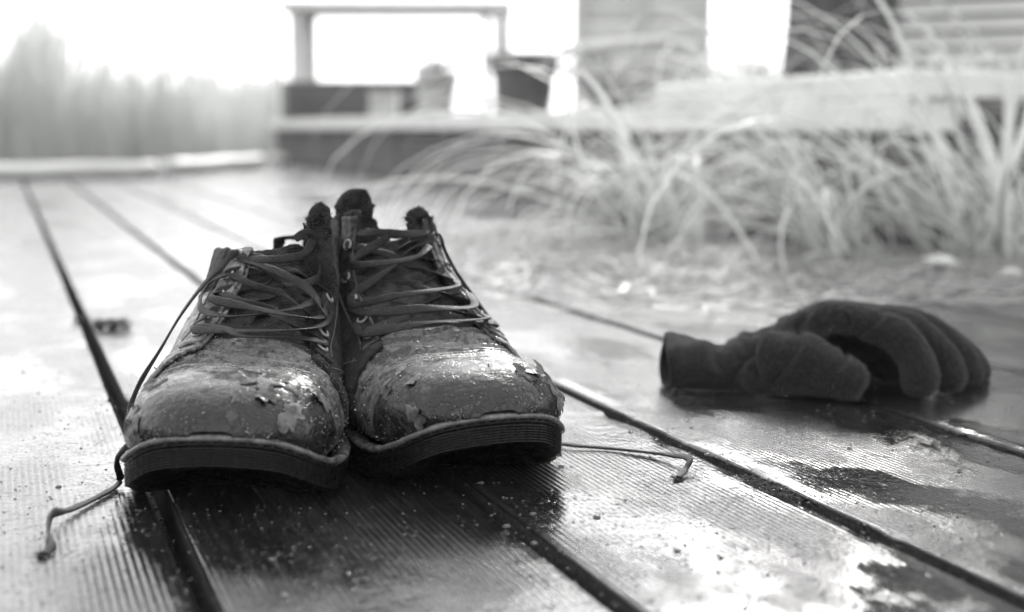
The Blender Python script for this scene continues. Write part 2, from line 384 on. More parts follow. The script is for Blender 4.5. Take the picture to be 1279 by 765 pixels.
def outline(side, n=560):
    yy = [0, .0006, .002, .005, .011, .022, .04, .062, .085, .11, .145, .19, .24, .270, .285, .294, .297]
    ww = [0, .0100, .0190, .0285, .0390, .0490, .0572, .0612, .0612, .0575, .053, .0470, .0450, .037, .026, .012, 0]
    q = np.linspace(0, 1, 400); ys = .297*(1-np.cos(PI*q))/2; w = np.interp(np.sqrt(ys), np.sqrt(yy), ww)
    w = np.where(ys > .2, np.interp(ys, yy, ww), w)
    P = np.concatenate([np.stack([-w, ys], -1), np.stack([w, ys], -1)[::-1][1:-1]])
    for _ in range(6): P = (np.roll(P, 1, 0)+2*P+np.roll(P, -1, 0))/4
    L = np.r_[0, np.cumsum(np.linalg.norm(np.roll(P, -1, 0)-P, axis=1))]; Pc = np.vstack([P, P[:1]])
    t = np.linspace(0, L[-1], n, endpoint=False); P = np.stack([np.interp(t, L, Pc[:, 0]), np.interp(t, L, Pc[:, 1])], -1)
    for _ in range(10): P = (np.roll(P, 1, 0)+2*P+np.roll(P, -1, 0))/4
    tg = np.roll(P, -1, 0)-np.roll(P, 1, 0); tg /= np.linalg.norm(tg, axis=1, keepdims=True); nn = np.stack([-tg[:, 1], tg[:, 0]], -1)
    if ((P-P.mean(0))*nn).sum() < 0: nn = -nn
    P[:, 0] += side*.006*np.cos(np.clip(P[:, 1], 0, .2)/.2*PI)
    return P, nn
def ring_mesh(name, P, nn, prof, mat, parent, closed=False, capb=False, serr=0):
    V = []; n = len(P); toe = np.clip(1-P[:, 1]/.07, 0, 1)
    for r, (o, z, ot) in enumerate(prof):
        oo = o + ot*toe
        if serr and .0035 < z < .0146: oo = oo + serr*(np.sin(np.arange(n)*2*PI/4) > 0)
        jit = .0003*fbm(np.stack([P[:, 0]*90, P[:, 1]*90, P[:, 0]*0+z*200], -1), 3)
        X = P + nn*(oo+jit)[:, None]
        V.append(np.stack([X[:, 0], X[:, 1], ZS(P[:, 1])+z], -1))
    V = np.concatenate(V); m = len(prof)
    F = [(r*n+i, r*n+(i+1) % n, (r+1)*n+(i+1) % n, (r+1)*n+i) for r in range(m-1) for i in range(n)]
    if closed: F += [((m-1)*n+i, (m-1)*n+(i+1) % n, (i+1) % n, i) for i in range(n)]
    if capb: F += [tuple(range(n-1, -1, -1)), tuple((m-1)*n+i for i in range(n))]
    return mesh_obj(name, V, F, mat, parent)
def ribbon(name, pts, nrm, w, th, mat, parent, k=7, twist=None, mb=None):
    C = catmull(pts, k); Nn = catmull(nrm, k); n = len(C); V = []
    tg = np.gradient(C, axis=0); tg /= np.linalg.norm(tg, axis=1, keepdims=True)+1e-12
    for i in range(n):
        nv = Nn[i]-tg[i]*np.dot(Nn[i], tg[i]); nv /= np.linalg.norm(nv)+1e-9
        b = np.cross(tg[i], nv)
        if twist is not None:
            a = twist*math.sin(i/n*PI*2.3+len(pts)); nv, b = nv*math.cos(a)+b*math.sin(a), b*math.cos(a)-nv*math.sin(a)
        ww = w*(.92+.10*math.sin(i*.6+len(pts))+.04*math.sin(i*2.3))
        for x, z in ((-.5, 0), (-.38, .42), (0, .52), (.38, .42), (.5, 0), (.38, -.42), (0, -.40), (-.38, -.42)): V.append(C[i]+b*x*ww+nv*z*th)
    F = [(i*8+j, i*8+(j+1) % 8, (i+1)*8+(j+1) % 8, (i+1)*8+j) for i in range(n-1) for j in range(8)]
    F += [tuple(range(7, -1, -1)), tuple((n-1)*8+j for j in range(8))]
    if mb is not None: mb.add(V, F); return
    return mesh_obj(name, V, F, mat, parent)

def boot(loc, ang, side, cfg, label):
    """side=+1: inner (medial) side is at +x"""
    b = empty('boot', loc, ang)
    tag(b, label, 'boot', 'pair of old leather boots')
    # --- sole
    P, nn = outline(side)
    pr = [(-.016, .0006, -.012), (-.008, .0000, -.012), (-.0032, .0003, -.0075), (-.0018, .0018, -.0045), (-.0008, .0036, -.0018)]
    z = .0040
    for k in range(7): pr += [(-.0001, z, 0), (.0001, z+.0007, 0), (-.0010, z+.0010, 0), (-.0010, z+.0013, 0)]; z += .0015
    pr += [(.0000, .0152, 0), (.0004, .0162, 0), (-.0010, .0171, 0), (-.006, .0173, 0), (-.014, .0178, -.01)]
    ring_mesh('outsole', P, nn, pr, M['sole'], b, capb=True, serr=.0003)
    w = [(-.006, .0171, 0), (.0006, .0173, 0), (.0018, .0181, 0), (.0022, .0192, 0), (.0016, .0204, 0), (0, .0211, 0), (-.0024, .0210, 0), (-.007, .0202, 0)]
    ring_mesh('welt', P, nn, w, M['welt'], b, closed=True)
    mb = MB()      # stitches in the welt groove
    for i in range(0, len(P), 5):
        c = P[i]+nn[i]*-.0005; tq = np.array([-nn[i][1], nn[i][0]])*.0010; zc = ZS(P[i][1])+.0167
        mb.tube([(c[0]-tq[0], c[1]-tq[1], zc), (c[0], c[1], zc+.0003), (c[0]+tq[0], c[1]+tq[1], zc)], .0003, 5)
    tag(mb.build('welt_stitching', M['welt'], b, True), kind='stuff')
    # --- panels
    def creases(P):
        y = P[..., 1]; x = P[..., 0]; yy = y + .010*np.sin(x*38+cfg['ph']) + .006*fbm(P*30, 2)
        m = np.exp(-((y-.092)/.022)**2)*np.clip((P[..., 2]-.035)/.02, 0, 1)
        return -.0032*m*(np.sin(yy*2*PI/.0135+cfg['ph'])**2)**.7 - .0014*m*np.abs(np.sin(yy*2*PI/.0062+x*30))
    tc = cfg['cap']
    def dent(P): return -.0022*np.exp(-(((P[..., 0]-.012)/.016)**2+((P[..., 1]-.05)/.014)**2))
    panel('vamp', lambda s, t: 2.2+s*(7.55-2.2+.9*np.abs(2*t-1)**2), lambda s, t: (2*t-1)*.86, 110, 150, .0002, .0016, M['vamp'], b, side, 3, .0008, creases)
    panel('toe_cap', lambda s, t: .02+s*(tc-.5*np.abs(2*t-1)**2+.0), lambda s, t: (2*t-1)*.90, 110, 170, .0018, .0016, M['toe'], b, side, 5, .0005, dent, edge=.04)
    Vt = cfg['throat']
    def ve(u, sg): return np.interp(u, [6.9, 8, 10, 12, 14, 16], Vt[0 if sg < 0 else 1])
    def top(v, sg): k = cfg['topL'] if sg < 0 else cfg['topR']; return np.interp(np.abs(v), [0, .18, .30, .42, .60, 1.0], k)
    for sg, mq in ((-1, cfg['mL']), (1, cfg['mR'])):
        tv = lambda s, t, sg=sg: ve(6.9+s*(7.6), sg)*(1-t)+t*1.0
        def fu(s, t, sg=sg):
            v = tv(s, t); lo = 6.9+t*.0 - .9*np.clip(t*2.2, 0, 1); return lo + s*(top(v, sg)-lo)
        def flare(A, s, t, u, v, sg=sg):
            k = cfg['flareL'] if sg < 0 else cfg['flareR']
            m = np.clip((s-.72)/.28, 0, 1)**1.6*np.clip(1-t/.45, 0, 1)
            A = A.copy(); A[..., 0] += sg*m*k[0]; A[..., 1] += m*k[1]; A[..., 2] += m*k[2]
            A[..., 0] += sg*.004*m*np.sin(t*14+s*3)
            return A
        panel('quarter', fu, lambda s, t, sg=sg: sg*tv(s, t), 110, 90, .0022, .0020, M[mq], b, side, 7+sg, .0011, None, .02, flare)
        # lining inside the shaft
        panel('lining', lambda s, t, sg=sg: 8.0+s*(top(tv(s, t), sg)-8.15), lambda s, t, sg=sg: sg*tv(s, t), 40, 50, -.0008, .0016, M['lining'], b, side, 9+sg, .0012, None, .015, flare)
        # eyestay facing
        def ev(s, t, sg=sg): return sg*(ve(7.2+s*6.6, sg)+.006+t*.088)
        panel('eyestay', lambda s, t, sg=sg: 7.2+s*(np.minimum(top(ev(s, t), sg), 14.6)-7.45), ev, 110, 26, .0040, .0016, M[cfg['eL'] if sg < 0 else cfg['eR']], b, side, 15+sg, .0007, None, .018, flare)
        # padded collar
        cv0 = cfg.get('cv', .34) if sg < 0 else .34
        panel('collar', lambda s, t, sg=sg: top(cv0+t*(1-cv0), sg)-2.1+s*2.12, lambda s, t, sg=sg: sg*(cv0+t*(1-cv0)), 40, 90, .0046, .0030, M['mesh'], b, side, 19+sg, .0009, lambda P: 0, .03)
        mb = MB(); uu = []
        # stitching rows: along the eyestay, across the quarter, below the collar
        rows = [(lambda s, sg=sg: (7.4+s*5.9, sg*(ve(7.4+s*5.9, sg)+.086)), .0052, 90), (lambda s, sg=sg: (7.4+s*5.9, sg*(ve(7.4+s*5.9, sg)+.100)), .0030, 90),
                (lambda s, sg=sg: (top(cv0+s*.6, sg)-2.2, sg*(cv0+s*.6)), .0038, 60), (lambda s, sg=sg: (7.0+2.6*np.sin(s*1.4), sg*(.30+s*.45)), .0034, 60)]
        for f, of, n in rows:
            q = [f(x) for x in np.linspace(0, 1, n*2)]; q = [(min(a, float(top(abs(c), sg))-.25), c) for a, c in q]
            Pq, Nq = surfn(np.array([a for a, _ in q]), np.array([c for _, c in q]), side); Pq = Pq+Nq*of
            for i in range(0, n*2-1, 2): mb.tube([Pq[i]-Nq[i]*.0004, (Pq[i]*.5+Pq[i+1]*.5)+Nq[i]*.0002, Pq[i+1]-Nq[i]*.0004], .00032, 5)
        tag(mb.build('stitching', M['stitch'], b, True), kind='stuff')
    # heel counter and tongue
    panel('heel_counter', lambda s, t: 9.9+s*(12.9-.8*np.abs(2*t-1)-9.9), lambda s, t: np.where(t < .5, -1, 1)*(1-np.abs(1-2*t)*.0)*0 + ((.62+.38*(1-np.abs(2*t-1)))*np.where(t < .5, -1, 1)), 30, 60, .0040, .0016, M['dark'], b, side, 31, .0008)
    tt = cfg['tongue']
    def tf(A, s, t, u, v):
        A = A.copy(); m = s**2; A[..., 1] += m*tt[1]; A[..., 0] += m*tt[2]; A[..., 2] += .003*m*np.sin(t*9+1); A[..., 1] += .004*m*np.cos(t*7); return A
    panel('tongue', lambda s, t: 7.0+s*(tt[0]-7.0-.5*np.abs(2*t-1)**2), lambda s, t: (2*t-1)*.27, 90, 60, -.0035, .0050, M['tongue'], b, side, 41, .0022, None, .05, tf)
    # heel pull loop
    Pq, Nq = surfn(np.array([13.0, 14.0, 14.5, 14.0]), np.array([.999, .999, .999, .999]), side)
    base = surf(np.array([13.9]), np.array([.9999]), side)[0]
    ribbon('pull_loop', [base+np.array(q) for q in ((-.011, .004, -.012), (-.011, .003, .004), (-.008, .001, .0095), (0, 0, .0105), (.008, .001, .0095), (.011, .003, .004), (.011, .004, -.012))], [(0, 1, 0)]*2+[(0, .3, 1)]*3+[(0, 1, 0)]*2, .009, .0022, M['suede'], b)
    # --- soft padded tips of the flaps, with frayed nap
    Mi = (Matrix.Translation(loc) @ Matrix.Rotation(ang, 4, 'Z')).inverted()
    for pp, dep, rw, rt in cfg['tips']:
        C = catmull([np.array(Mi @ at(x, y, dep)) for x, y in pp], 8); m = len(C); V = []; K = 28; fz = MB(); f2 = random.Random(m+int(rt*1e4)); RW = np.interp(np.linspace(0, 1, m+5), np.linspace(0, 1, len(rw)), rw)
        for i in range(m+5):
            t = min(i, m-1); e = max(0, i-m+1)/5; c = C[t]+np.array([0, 0, 1])*rt*math.sin(e*PI/2)*1.3; sc = max(.02, math.cos(e*PI/2))*(1+.06*math.sin(t*.9)+.05*math.sin(t*2.1))
            for k in range(K):
                a = 2*PI*k/K; x, y = math.cos(a), math.sin(a); q = np.array([x*RW[i]*sc, y*rt*sc*(1 if y > 0 else 1-1.5*math.exp(-(x/.5)**2)*math.exp(-((t/m-.80)/.16)**2)), 0]); V.append(c+q)
        V = np.array(V); cc = V.reshape(-1, K, 3).mean(1, keepdims=True); nn_ = (V.reshape(-1, K, 3)-cc).reshape(-1, 3); nn_ /= np.linalg.norm(nn_, axis=1, keepdims=True)+1e-9
        V = V+nn_*(.0026*fbm(V*95, 4)+.0045*fbm(V*48+7, 2))[:, None]
        F = [(i*K+k, i*K+(k+1) % K, (i+1)*K+(k+1) % K, (i+1)*K+k) for i in range(m+4) for k in range(K)]+[tuple((m+4)*K+k for k in range(K))]
        o = mesh_obj('flap_tip', V, F, M['suede'], b)
        for k in range(1500):
            i = f2.randrange(len(V)); L = f2.uniform(.0006, .0020); d = nn_[i]*L+np.array([f2.uniform(-1, 1) for _ in range(3)])*L*.7+np.array([0, 0, L*.5]); s_ = np.cross(d, (0, 1, 0)); s_ = s_/(np.linalg.norm(s_)+1e-9)*.00011; p = V[i]+np.array([f2.uniform(-1, 1) for _ in range(3)])*.0006
            fz.add([p-s_, p+s_, p+d], [(0, 1, 2)])
        tag(fz.build('nap', M['stitch'], o), kind='stuff')
    # --- eyelets and laces
    us = cfg['eyes']; E = {}
    for sg in (-1, 1):
        for i, u in enumerate(us):
            vv = sg*(ve(u, sg)+.040); Pq, Nq = surfn(np.array([u]), np.array([vv]), side); p, n = Pq[0]+Nq[0]*.0048, Nq[0]
            tp = top(np.abs(vv), sg); s_ = (u-6.9)/max(tp-6.9, .1); k = cfg['flareL'] if sg < 0 else cfg['flareR']
            m = max(0, (s_-.72)/.28)**1.6*max(0, 1-.09/.45) if s_ > .72 else 0
            p = p+np.array([sg*m*k[0], m*k[1], m*k[2]])
            E[sg, i] = (p, n)
            a = np.cross(n, (0, 0, 1)); a /= np.linalg.norm(a); c = np.cross(n, a); mb = MB(); R, r = .0031, .0010; V = []; F = []
            for q in range(20):
                for w_ in range(8):
                    A1, A2 = 2*PI*q/20, 2*PI*w_/8
                    V.append(p+(a*math.cos(A1)+c*math.sin(A1))*(R+r*math.cos(A2))+n*r*math.sin(A2)*.8)
            for q in range(20):
                for w_ in range(8): F.append((q*8+w_, ((q+1) % 20)*8+w_, ((q+1) % 20)*8+(w_+1) % 8, q*8+(w_+1) % 8))
            e = mb.add(V, F).build('eyelet', M['eyelet'], b, True)
            a8 = [p+(a*math.cos(2*PI*q/14)+c*math.sin(2*PI*q/14))*.0026+n*.0001 for q in range(14)]
            MB().add(a8, [tuple(range(14))]).build('eyelet_hole', M['under'], e)
    lc = random.Random(cfg['seed'])
    def lace(pts, nrm, tw=1.1, w=.0060): ribbon('lace', pts, nrm, w*lc.uniform(.85, 1.1), .0012, M['lace'], b, 9, tw)
    for i in range(len(us)-1):
        for sg in (-1, 1):
            p0, n0 = E[sg, i]; p1, n1 = E[-sg, min(i+2, len(us)-1) if i < 3 else i+1]
            mid = (p0+p1)/2; nm = (n0+n1); nm /= np.linalg.norm(nm); up = np.array([0, -.35, .9])
            h = lc.uniform(.001, .005)+(0.0025 if sg > 0 else 0); j = lambda s=.003: np.array([lc.uniform(-s, s) for _ in range(3)])
            lace([p0-n0*.002, p0+n0*.0022+(mid-p0)*.10, p0*.62+p1*.38+up*h*.9+j(), mid+up*h+j(), p0*.30+p1*.70+up*h*.8+j(), p1+n1*.0022+(mid-p1)*.10, p1-n1*.002],
                 [n0, n0, n0*.4+up, up, n1*.4+up, n1, n1], lc.uniform(.5, 1.5))
    for i, bulge in cfg['bars']:                          # loose bars sagging over the vamp
        p0, n0 = E[-1, i]; p1, n1 = E[1, i]; mid = (p0+p1)/2+np.array([lc.uniform(-.006, .006), 0, lc.uniform(-.003, .004)]); up = np.array([0, -.5, .8])
        lace([p0-n0*.002, p0+n0*.003, p0*.75+p1*.25+up*bulge+np.array([0, -.006, 0]), mid+up*bulge*1.1+np.array([0, -.012, 0]), p0*.25+p1*.75+up*bulge+np.array([0, -.007, 0]), p1+n1*.003, p1-n1*.002], [n0, n0, up, up, up, n1, n1], .5)
    for pts in cfg['loops']:
        Q = []; NN = []
        for (u, v, o) in pts:
            Pq, Nq = surfn(np.array([float(u)]), np.array([float(v)]), side); Q.append(Pq[0]+Nq[0]*(o*.72+.0012)); NN.append(Nq[0])
        lace(Q, NN, .6)
    # --- peeling flakes on the toe cap
    fr = random.Random(cfg['seed']+3)
    for (u, v, r0) in cfg['flakes']:
        Pq, Nq = surfn(np.array([u]), np.array([v]), side); p, n = Pq[0]+Nq[0]*.0022, Nq[0]
        a = np.cross(n, (0, 1, 0)); a /= np.linalg.norm(a); c = np.cross(n, a); K = 26; V = []; F = []; ph = fr.uniform(0, 6)
        for ri in range(7):
            for q in range(K):
                A1 = 2*PI*q/K; rr = r0*ri/6*(1+.35*math.sin(2*A1+ph)+.22*math.sin(5*A1+ph*2)+.15*fr.uniform(-1, 1)*(ri > 4))
                lift = (.0006+.0035*max(0, math.sin(A1+ph))**2*(ri/6)**2.5)*(r0/.008)
                x, y = math.cos(A1)*rr, math.sin(A1)*rr
                V.append(p+a*x+c*y+n*(lift-(x*x+y*y)*8.5-.0006*(ri == 6)))
        for ri in range(6):
            for q in range(K): F.append((ri*K+q, ri*K+(q+1) % K, (ri+1)*K+(q+1) % K, (ri+1)*K+q))
        mesh_obj('leather_flake', V, F, M['flake'], b)
    # --- grit, crumbs and drops lying on the leather
    mb = MB()
    for k in range(cfg['grit']):
        u = fr.uniform(.6, 8.2); v = fr.uniform(-.62, .62)
        if vnoise(np.array([u*1.3+side*5, v*6, 3.3])) < fr.uniform(-.6, .5): continue
        Pq, Nq = surfn(np.array([u]), np.array([v]), side); p, n = Pq[0]+Nq[0]*.0024, Nq[0]
        r = fr.uniform(.0002, .00055)*(2.0 if fr.random() < .05 else 1)
        V = [p+np.array([fr.uniform(.6, 1)*r*x, fr.uniform(.6, 1)*r*y, fr.uniform(.6, 1)*r*z]) for x, y, z in ((1, 0, 0), (-1, 0, 0), (0, 1, 0), (0, -1, 0), (0, 0, 1), (0, 0, -1))]
        mb.add(V, [(0, 2, 4), (2, 1, 4), (1, 3, 4), (3, 0, 4), (2, 0, 5), (1, 2, 5), (3, 1, 5), (0, 3, 5)])
    tag(mb.build('grit', M['grit'], b, True), kind='stuff')
    return b, E

CFG_L = dict(cv=.15, ph=.4, cap=4.6, throat=[[.09, .08, .055, .03, .02, .02], [.19, .21, .24, .26, .26, .26]], topL=[12.1, 12.3, 12.8, 13.2, 13.5, 13.8], topR=[13.8, 13.8, 14.0, 13.9, 13.8, 13.9],
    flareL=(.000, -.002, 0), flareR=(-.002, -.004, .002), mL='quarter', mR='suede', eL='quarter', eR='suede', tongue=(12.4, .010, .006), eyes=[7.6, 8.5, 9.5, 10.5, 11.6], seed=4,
    bars=[(0, .007)], loops=[
      [(9.6, -.10, .006), (8.9, -.10, .013), (8.2, .00, .015), (8.0, .12, .014), (8.8, .22, .009), (10.0, .27, .006)],
      [(10.6, -.08, .006), (9.8, -.14, .011), (8.6, -.13, .012), (7.9, -.03, .011), (8.3, .10, .013), (9.6, .21, .010)],
      [(8.5, -.12, .005), (7.7, -.14, .009), (7.2, -.04, .009), (7.3, .10, .011), (8.3, .22, .010), (9.6, .30, .006)],
      [(11.3, -.06, .005), (10.4, .04, .011), (9.6, .16, .013), (9.0, .25, .008)],
      [(11.2, -.02, .006), (10.9, .06, .014), (11.6, .14, .013), (12.6, .20, .012), (13.2, .25, .010), (12.6, .29, .008)],
      [(12.4, .12, .012), (13.0, .18, .015), (12.4, .24, .012), (11.2, .22, .009), (10.2, .17, .012), (9.6, .08, .011)]],
    tips=[([(404, 440), (405, 395), (403, 350), (400, 312), (400, 284), (401, 266)], .915, [.0050, .0070, .0085, .0088, .0090, .0086], .0050)],
    flakes=[(3.6, .06, .0090), (3.1, .11, .0065), (2.7, .16, .005), (3.9, .17, .0065), (2.6, .32, .007), (2.2, .40, .005), (3.0, -.44, .007), (3.6, -.34, .006), (2.6, -.52, .005), (4.2, -.18, .006), (4.5, .02, .005), (2.4, .05, .004), (4.3, .30, .006)], grit=1100)
CFG_R = dict(ph=1.7, cap=4.5, throat=[[.16, .18, .20, .22, .22, .22], [.17, .17, .16, .15, .15, .15]], topL=[13.9, 14.0, 14.4, 14.2, 13.9, 13.9], topR=[13.9, 13.9, 13.9, 13.7, 13.7, 13.9],
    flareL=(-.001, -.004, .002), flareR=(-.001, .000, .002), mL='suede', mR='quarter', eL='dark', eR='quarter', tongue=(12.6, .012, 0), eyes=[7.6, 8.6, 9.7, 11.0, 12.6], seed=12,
    bars=[(0, .007)], loops=[
      [(9.4, -.26, .006), (8.3, -.18, .011), (7.7, -.02, .013), (8.0, .12, .011), (9.2, .18, .008)],
      [(12.2, -.06, .009), (11.4, -.20, .012), (10.8, -.16, .012), (10.6, .00, .012), (11.6, .08, .009)],
      [(10.0, -.24, .006), (9.0, -.22, .012), (8.5, -.08, .015), (8.9, .08, .013), (9.8, .15, .007)],
      [(8.6, -.26, .006), (7.5, -.22, .009), (7.0, -.05, .009), (7.3, .12, .010), (8.2, .20, .007)],
      [(13.0, -.20, .006), (12.6, -.12, .010), (12.3, -.02, .009), (12.5, .08, .007), (13.0, .13, .004)]],
    tips=[([(446, 440), (446, 390), (446, 345), (447, 305), (447, 272), (446, 248)], .985, [.0080, .0120, .0150, .0160, .0135, .0080], .0050), ([(548, 372), (538, 340), (531, 308), (526, 282), (523, 270)], .965, [.0060, .0085, .0100, .0095, .0082], .0045)],
    flakes=[(3.3, .16, .0095), (2.8, .13, .006), (3.6, .40, .008), (3.0, .44, .006), (3.1, .30, .006), (4.0, .24, .006), (3.6, -.20, .004), (4.3, -.30, .005), (2.6, -.46, .006)], grit=800)
LT = Vector((-.160, .723, 0)); RT = Vector((-.002, .780, 0))
LA, RA = math.radians(-2.5), math.radians(24.5)
bootL, EL = boot(LT, LA, 1, CFG_L, 'worn leather boot nearest the camera on the left, sole over a board joint, peeling toe')
bootR, ER = boot(RT, RA, -1, CFG_R, 'worn leather boot on the right, toe turned away to the right beside the other boot')
def inv(bloc, ang, p):       # world -> boot local
    return (Matrix.Translation(bloc) @ Matrix.Rotation(ang, 4, 'Z')).inverted() @ Vector(p)
# long loose lace ends trailing down the sides onto the deck
def trail(b, loc, ang, side, E0, sp, wpts, nrm, w=.0062):
    SP = []
    for u, v, o in sp:
        Pq, Nq = surfn(np.array([float(u)]), np.array([float(v)]), side); SP.append((Pq[0]+Nq[0]*o, Nq[0]))
    pts = [np.array(E0[0])-np.array(E0[1])*.002, np.array(E0[0])+np.array(E0[1])*.003]+[p for p, _ in SP]+[np.array(inv(loc, ang, p)) for p in wpts]
    nn = [E0[1], E0[1]]+[n for _, n in SP]+[np.array(Matrix.Rotation(-ang, 3, 'Z') @ Vector(q)) for q in nrm]
    ribbon('lace', pts, nn, w, .0017, M['lace'], b, 12, .35)
def fray(p, n, seed):
    mb = MB(); f3 = random.Random(seed)
    for k in range(n):
        q = [Vector(p)+Vector([f3.uniform(-1, 1)*.0012 for _ in range(3)])]
        for j in range(4): q.append(q[-1]+Vector((f3.uniform(-1, .3), f3.uniform(-1, .3), f3.uniform(-.5, .4)))*.0016)
        for v in q: v.z = max(v.z, .0004)
        mb.tube(q, .00018, 4)
    return mb
def dg(px, py, z=.001): return ground(px, py, z)
trail(bootL, LT, LA, 1, EL[-1, 4], [(11.0, -.11, .007), (10.2, -.17, .008), (9.2, -.25, .008), (8.1, -.33, .008), (7.0, -.42, .007), (6.1, -.52, .006), (5.6, -.62, .006)],
      [at(146, 575, .775), dg(150, 600, .004), dg(135, 614, .002), dg(90, 636, .003), dg(66, 642, .006), dg(60, 664, .003), dg(66, 680, .003), dg(56, 692, .002)],
      [(-1, -.2, .1)]+[(-.3, 0, 1), (0, 0, 1), (0, -.3, 1), (.8, -.3, .5), (1, 0, .5), (.3, 0, 1), (0, 0, 1)], .0050)
trail(bootR, RT, RA, -1, ER[1, 4], [(12.0, .24, .006), (11.0, .28, .008), (9.8, .33, .009), (8.6, .38, .008), (7.6, .44, .007), (6.9, .56, .007), (6.6, .70, .008)],
      [dg(676, 548, .004), dg(714, 556, .003), dg(760, 560, .002), dg(815, 566, .003), dg(850, 570, .006), dg(862, 574, .008), dg(856, 586, .004), dg(848, 597, .002)],
      [(0, 0, 1)]*4+[(-.5, -.5, .6), (-.8, 0, .5), (-.5, 0, 1), (0, 0, 1)], .0048)

for b, loc, ang, p in ((bootL, LT, LA, dg(56, 693, .0015)), (bootR, RT, RA, dg(847, 598, .0015))):
    o = fray(p, 26, 3).build('lace_fray', M['lace'], b, True); o.matrix_parent_inverse = (Matrix.Translation(loc) @ Matrix.Rotation(ang, 4, 'Z')).inverted(); tag(o, kind='stuff')

# ---------------------------------------------------------------- the glove
def glove():
    Y = 1.10
    P = lambda px, py, dy=0.0: at(px, py, Y+dy)
    mb = MB()
    def cap(pts, rad, flat=1.0):
        pts = [np.array(p) for p in pts]; C = catmull(pts, 6); R = np.interp(np.linspace(0, 1, len(C)), np.linspace(0, 1, len(rad)), rad)
        V = []; n = 14; m = len(C); tg = np.gradient(C, axis=0)
        # hemispherical ends
        t0 = tg[0]/np.linalg.norm(tg[0]); t1 = tg[-1]/np.linalg.norm(tg[-1])
        A = [C[0]-t0*R[0]*k for k in (.95, .7, .35)]; B = [C[-1]+t1*R[-1]*k for k in (.35, .7, .95)]
        C = np.array(A+list(C)+B); R = np.array([R[0]*.3, R[0]*.71, R[0]*.93]+list(R)+[R[-1]*.93, R[-1]*.71, R[-1]*.3])
        mb.tube([Vector(c) for c in C], list(R), 14)
    # back of the hand: fans from wrist to knuckles, arched up
    kn = [(1085, 402, -.030), (1095, 397, -.008), (1105, 396, .014), (1112, 402, .034)]
    tips = [[(1120, 420, -.034), (1143, 448, -.038), (1150, 474, -.042)], [(1140, 414, -.012), (1176, 444, -.014), (1186, 472, -.018)],
            [(1150, 408, .014), (1194, 438, .014), (1208, 467, .010)], [(1155, 414, .040), (1200, 438, .044), (1219, 463, .042)]]
    for (kx, ky, kd), tp, r in zip(kn, tips, (.0135, .0130, .0125, .0115)):
        cap([P(965, 436, kd*.55), P(1000, 412, kd*.75), P(1040, 396, kd*.95), P(kx, ky+4, kd)], [.015, .0145, .0125, .012])
        cap([P(kx, ky+4, kd)]+[P(*q) for q in tp], [r, r*1.02, r, r*1.08])
    # far edge of the hand, draped down to the boards behind the hollow
    for (x0_, y0_, x1_, y1_, dy_) in ((960, 425, 1010, 470, .045), (985, 412, 1040, 470, .048), (1010, 402, 1075, 466, .050), (1050, 400, 1105, 460, .050), (1000, 440, 1060, 470, .046), (1085, 402, 1140, 462, .050), (1060, 410, 1110, 472, .044), (1075, 420, 1120, 474, .046)):
        cap([P(x0_, y0_, dy_*.7), P((x0_+x1_)/2, (y0_+y1_)/2, dy_), P(x1_, y1_, dy_)], [.013, .013, .012])
    cap([P(930, 440, .03), P(970, 450, .04), P(1010, 462, .045)], [.016, .016, .013])
    # heel of the palm and thumb in front
    cap([P(905, 458, -.005), P(940, 452, -.02), P(975, 448, -.03), P(1005, 452, -.045)], [.015, .020, .022, .019])
    cap([P(900, 462, .02), P(950, 455, .02), P(980, 450, .02)], [.015, .018, .018])
    cap([P(945, 450, -.02), P(962, 446, -.035), P(1000, 447, -.045), P(1032, 461, -.052), P(1064, 472, -.056)], [.019, .0195, .019, .0165, .0145])
    cap([P(950, 465, -.03), P(990, 465, -.04), P(1030, 474, -.048)], [.017, .018, .014])
    cap([P(1040, 470, -.052), P(1056, 484, -.054), P(1062, 494, -.054)], [.014, .0125, .0095])
    # cuff: a flattened open sleeve
    cap([P(900, 457, .0), P(920, 458, .0)], [.016, .017]); cap([P(900, 459, .020), P(920, 460, .02)], [.013, .015]); cap([P(900, 459, -.018), P(920, 460, -.02)], [.013, .015])
    root = empty('glove', (P(1030, 500).x, Y, 0))
    o = mb.build('hand', M['glove'], None, True); 
    md = o.modifiers.new('r', 'REMESH'); md.mode = 'VOXEL'; md.voxel_size = .0019; md.use_smooth_shade = True
    dg_ = bpy.context.evaluated_depsgraph_get(); me = bpy.data.meshes.new_from_object(o.evaluated_get(dg_)); o.modifiers.clear(); o.data = me
    n = len(me.vertices); co = np.zeros(n*3); me.vertices.foreach_get('co', co); co = co.reshape(-1, 3)
    ed = np.zeros(len(me.edges)*2, int); me.edges.foreach_get('vertices', ed); ed = ed.reshape(-1, 2)
    deg = np.bincount(ed.ravel(), minlength=n)[:, None]
    for _ in range(7):
        s = np.zeros_like(co); np.add.at(s, ed[:, 0], co[ed[:, 1]]); np.add.at(s, ed[:, 1], co[ed[:, 0]]); co = co*.5+.5*s/np.maximum(deg, 1)
    me.vertices.foreach_set('co', co.ravel()); me.update()
    no = np.zeros(n*3); me.vertices.foreach_get('normal', no); no = no.reshape(-1, 3)
    co = co + no*(.0018*fbm(co*np.array([30, 22, 30])+3, 2))[:, None]; q = co.copy(); grooves = sum(-.0034*np.exp(-((q[:, 0]-P(x_, 450).x-k_*(q[:, 2]-.02))/.0028)**2)*np.clip((q[:, 2]-z0_)/.01, 0, 1)*(q[:, 1] < Y+.01) for x_, k_, z0_ in ((912, .5, 0), (930, -.35, .004), (957, .55, .006), (1008, 1.1, .018))); fold = np.sin((q[:, 0]*.8+q[:, 2]*.5)*190+3*fbm(q*25, 2)); wr = np.exp(-((q[:, 0]-P(935, 450).x)/.022)**2)
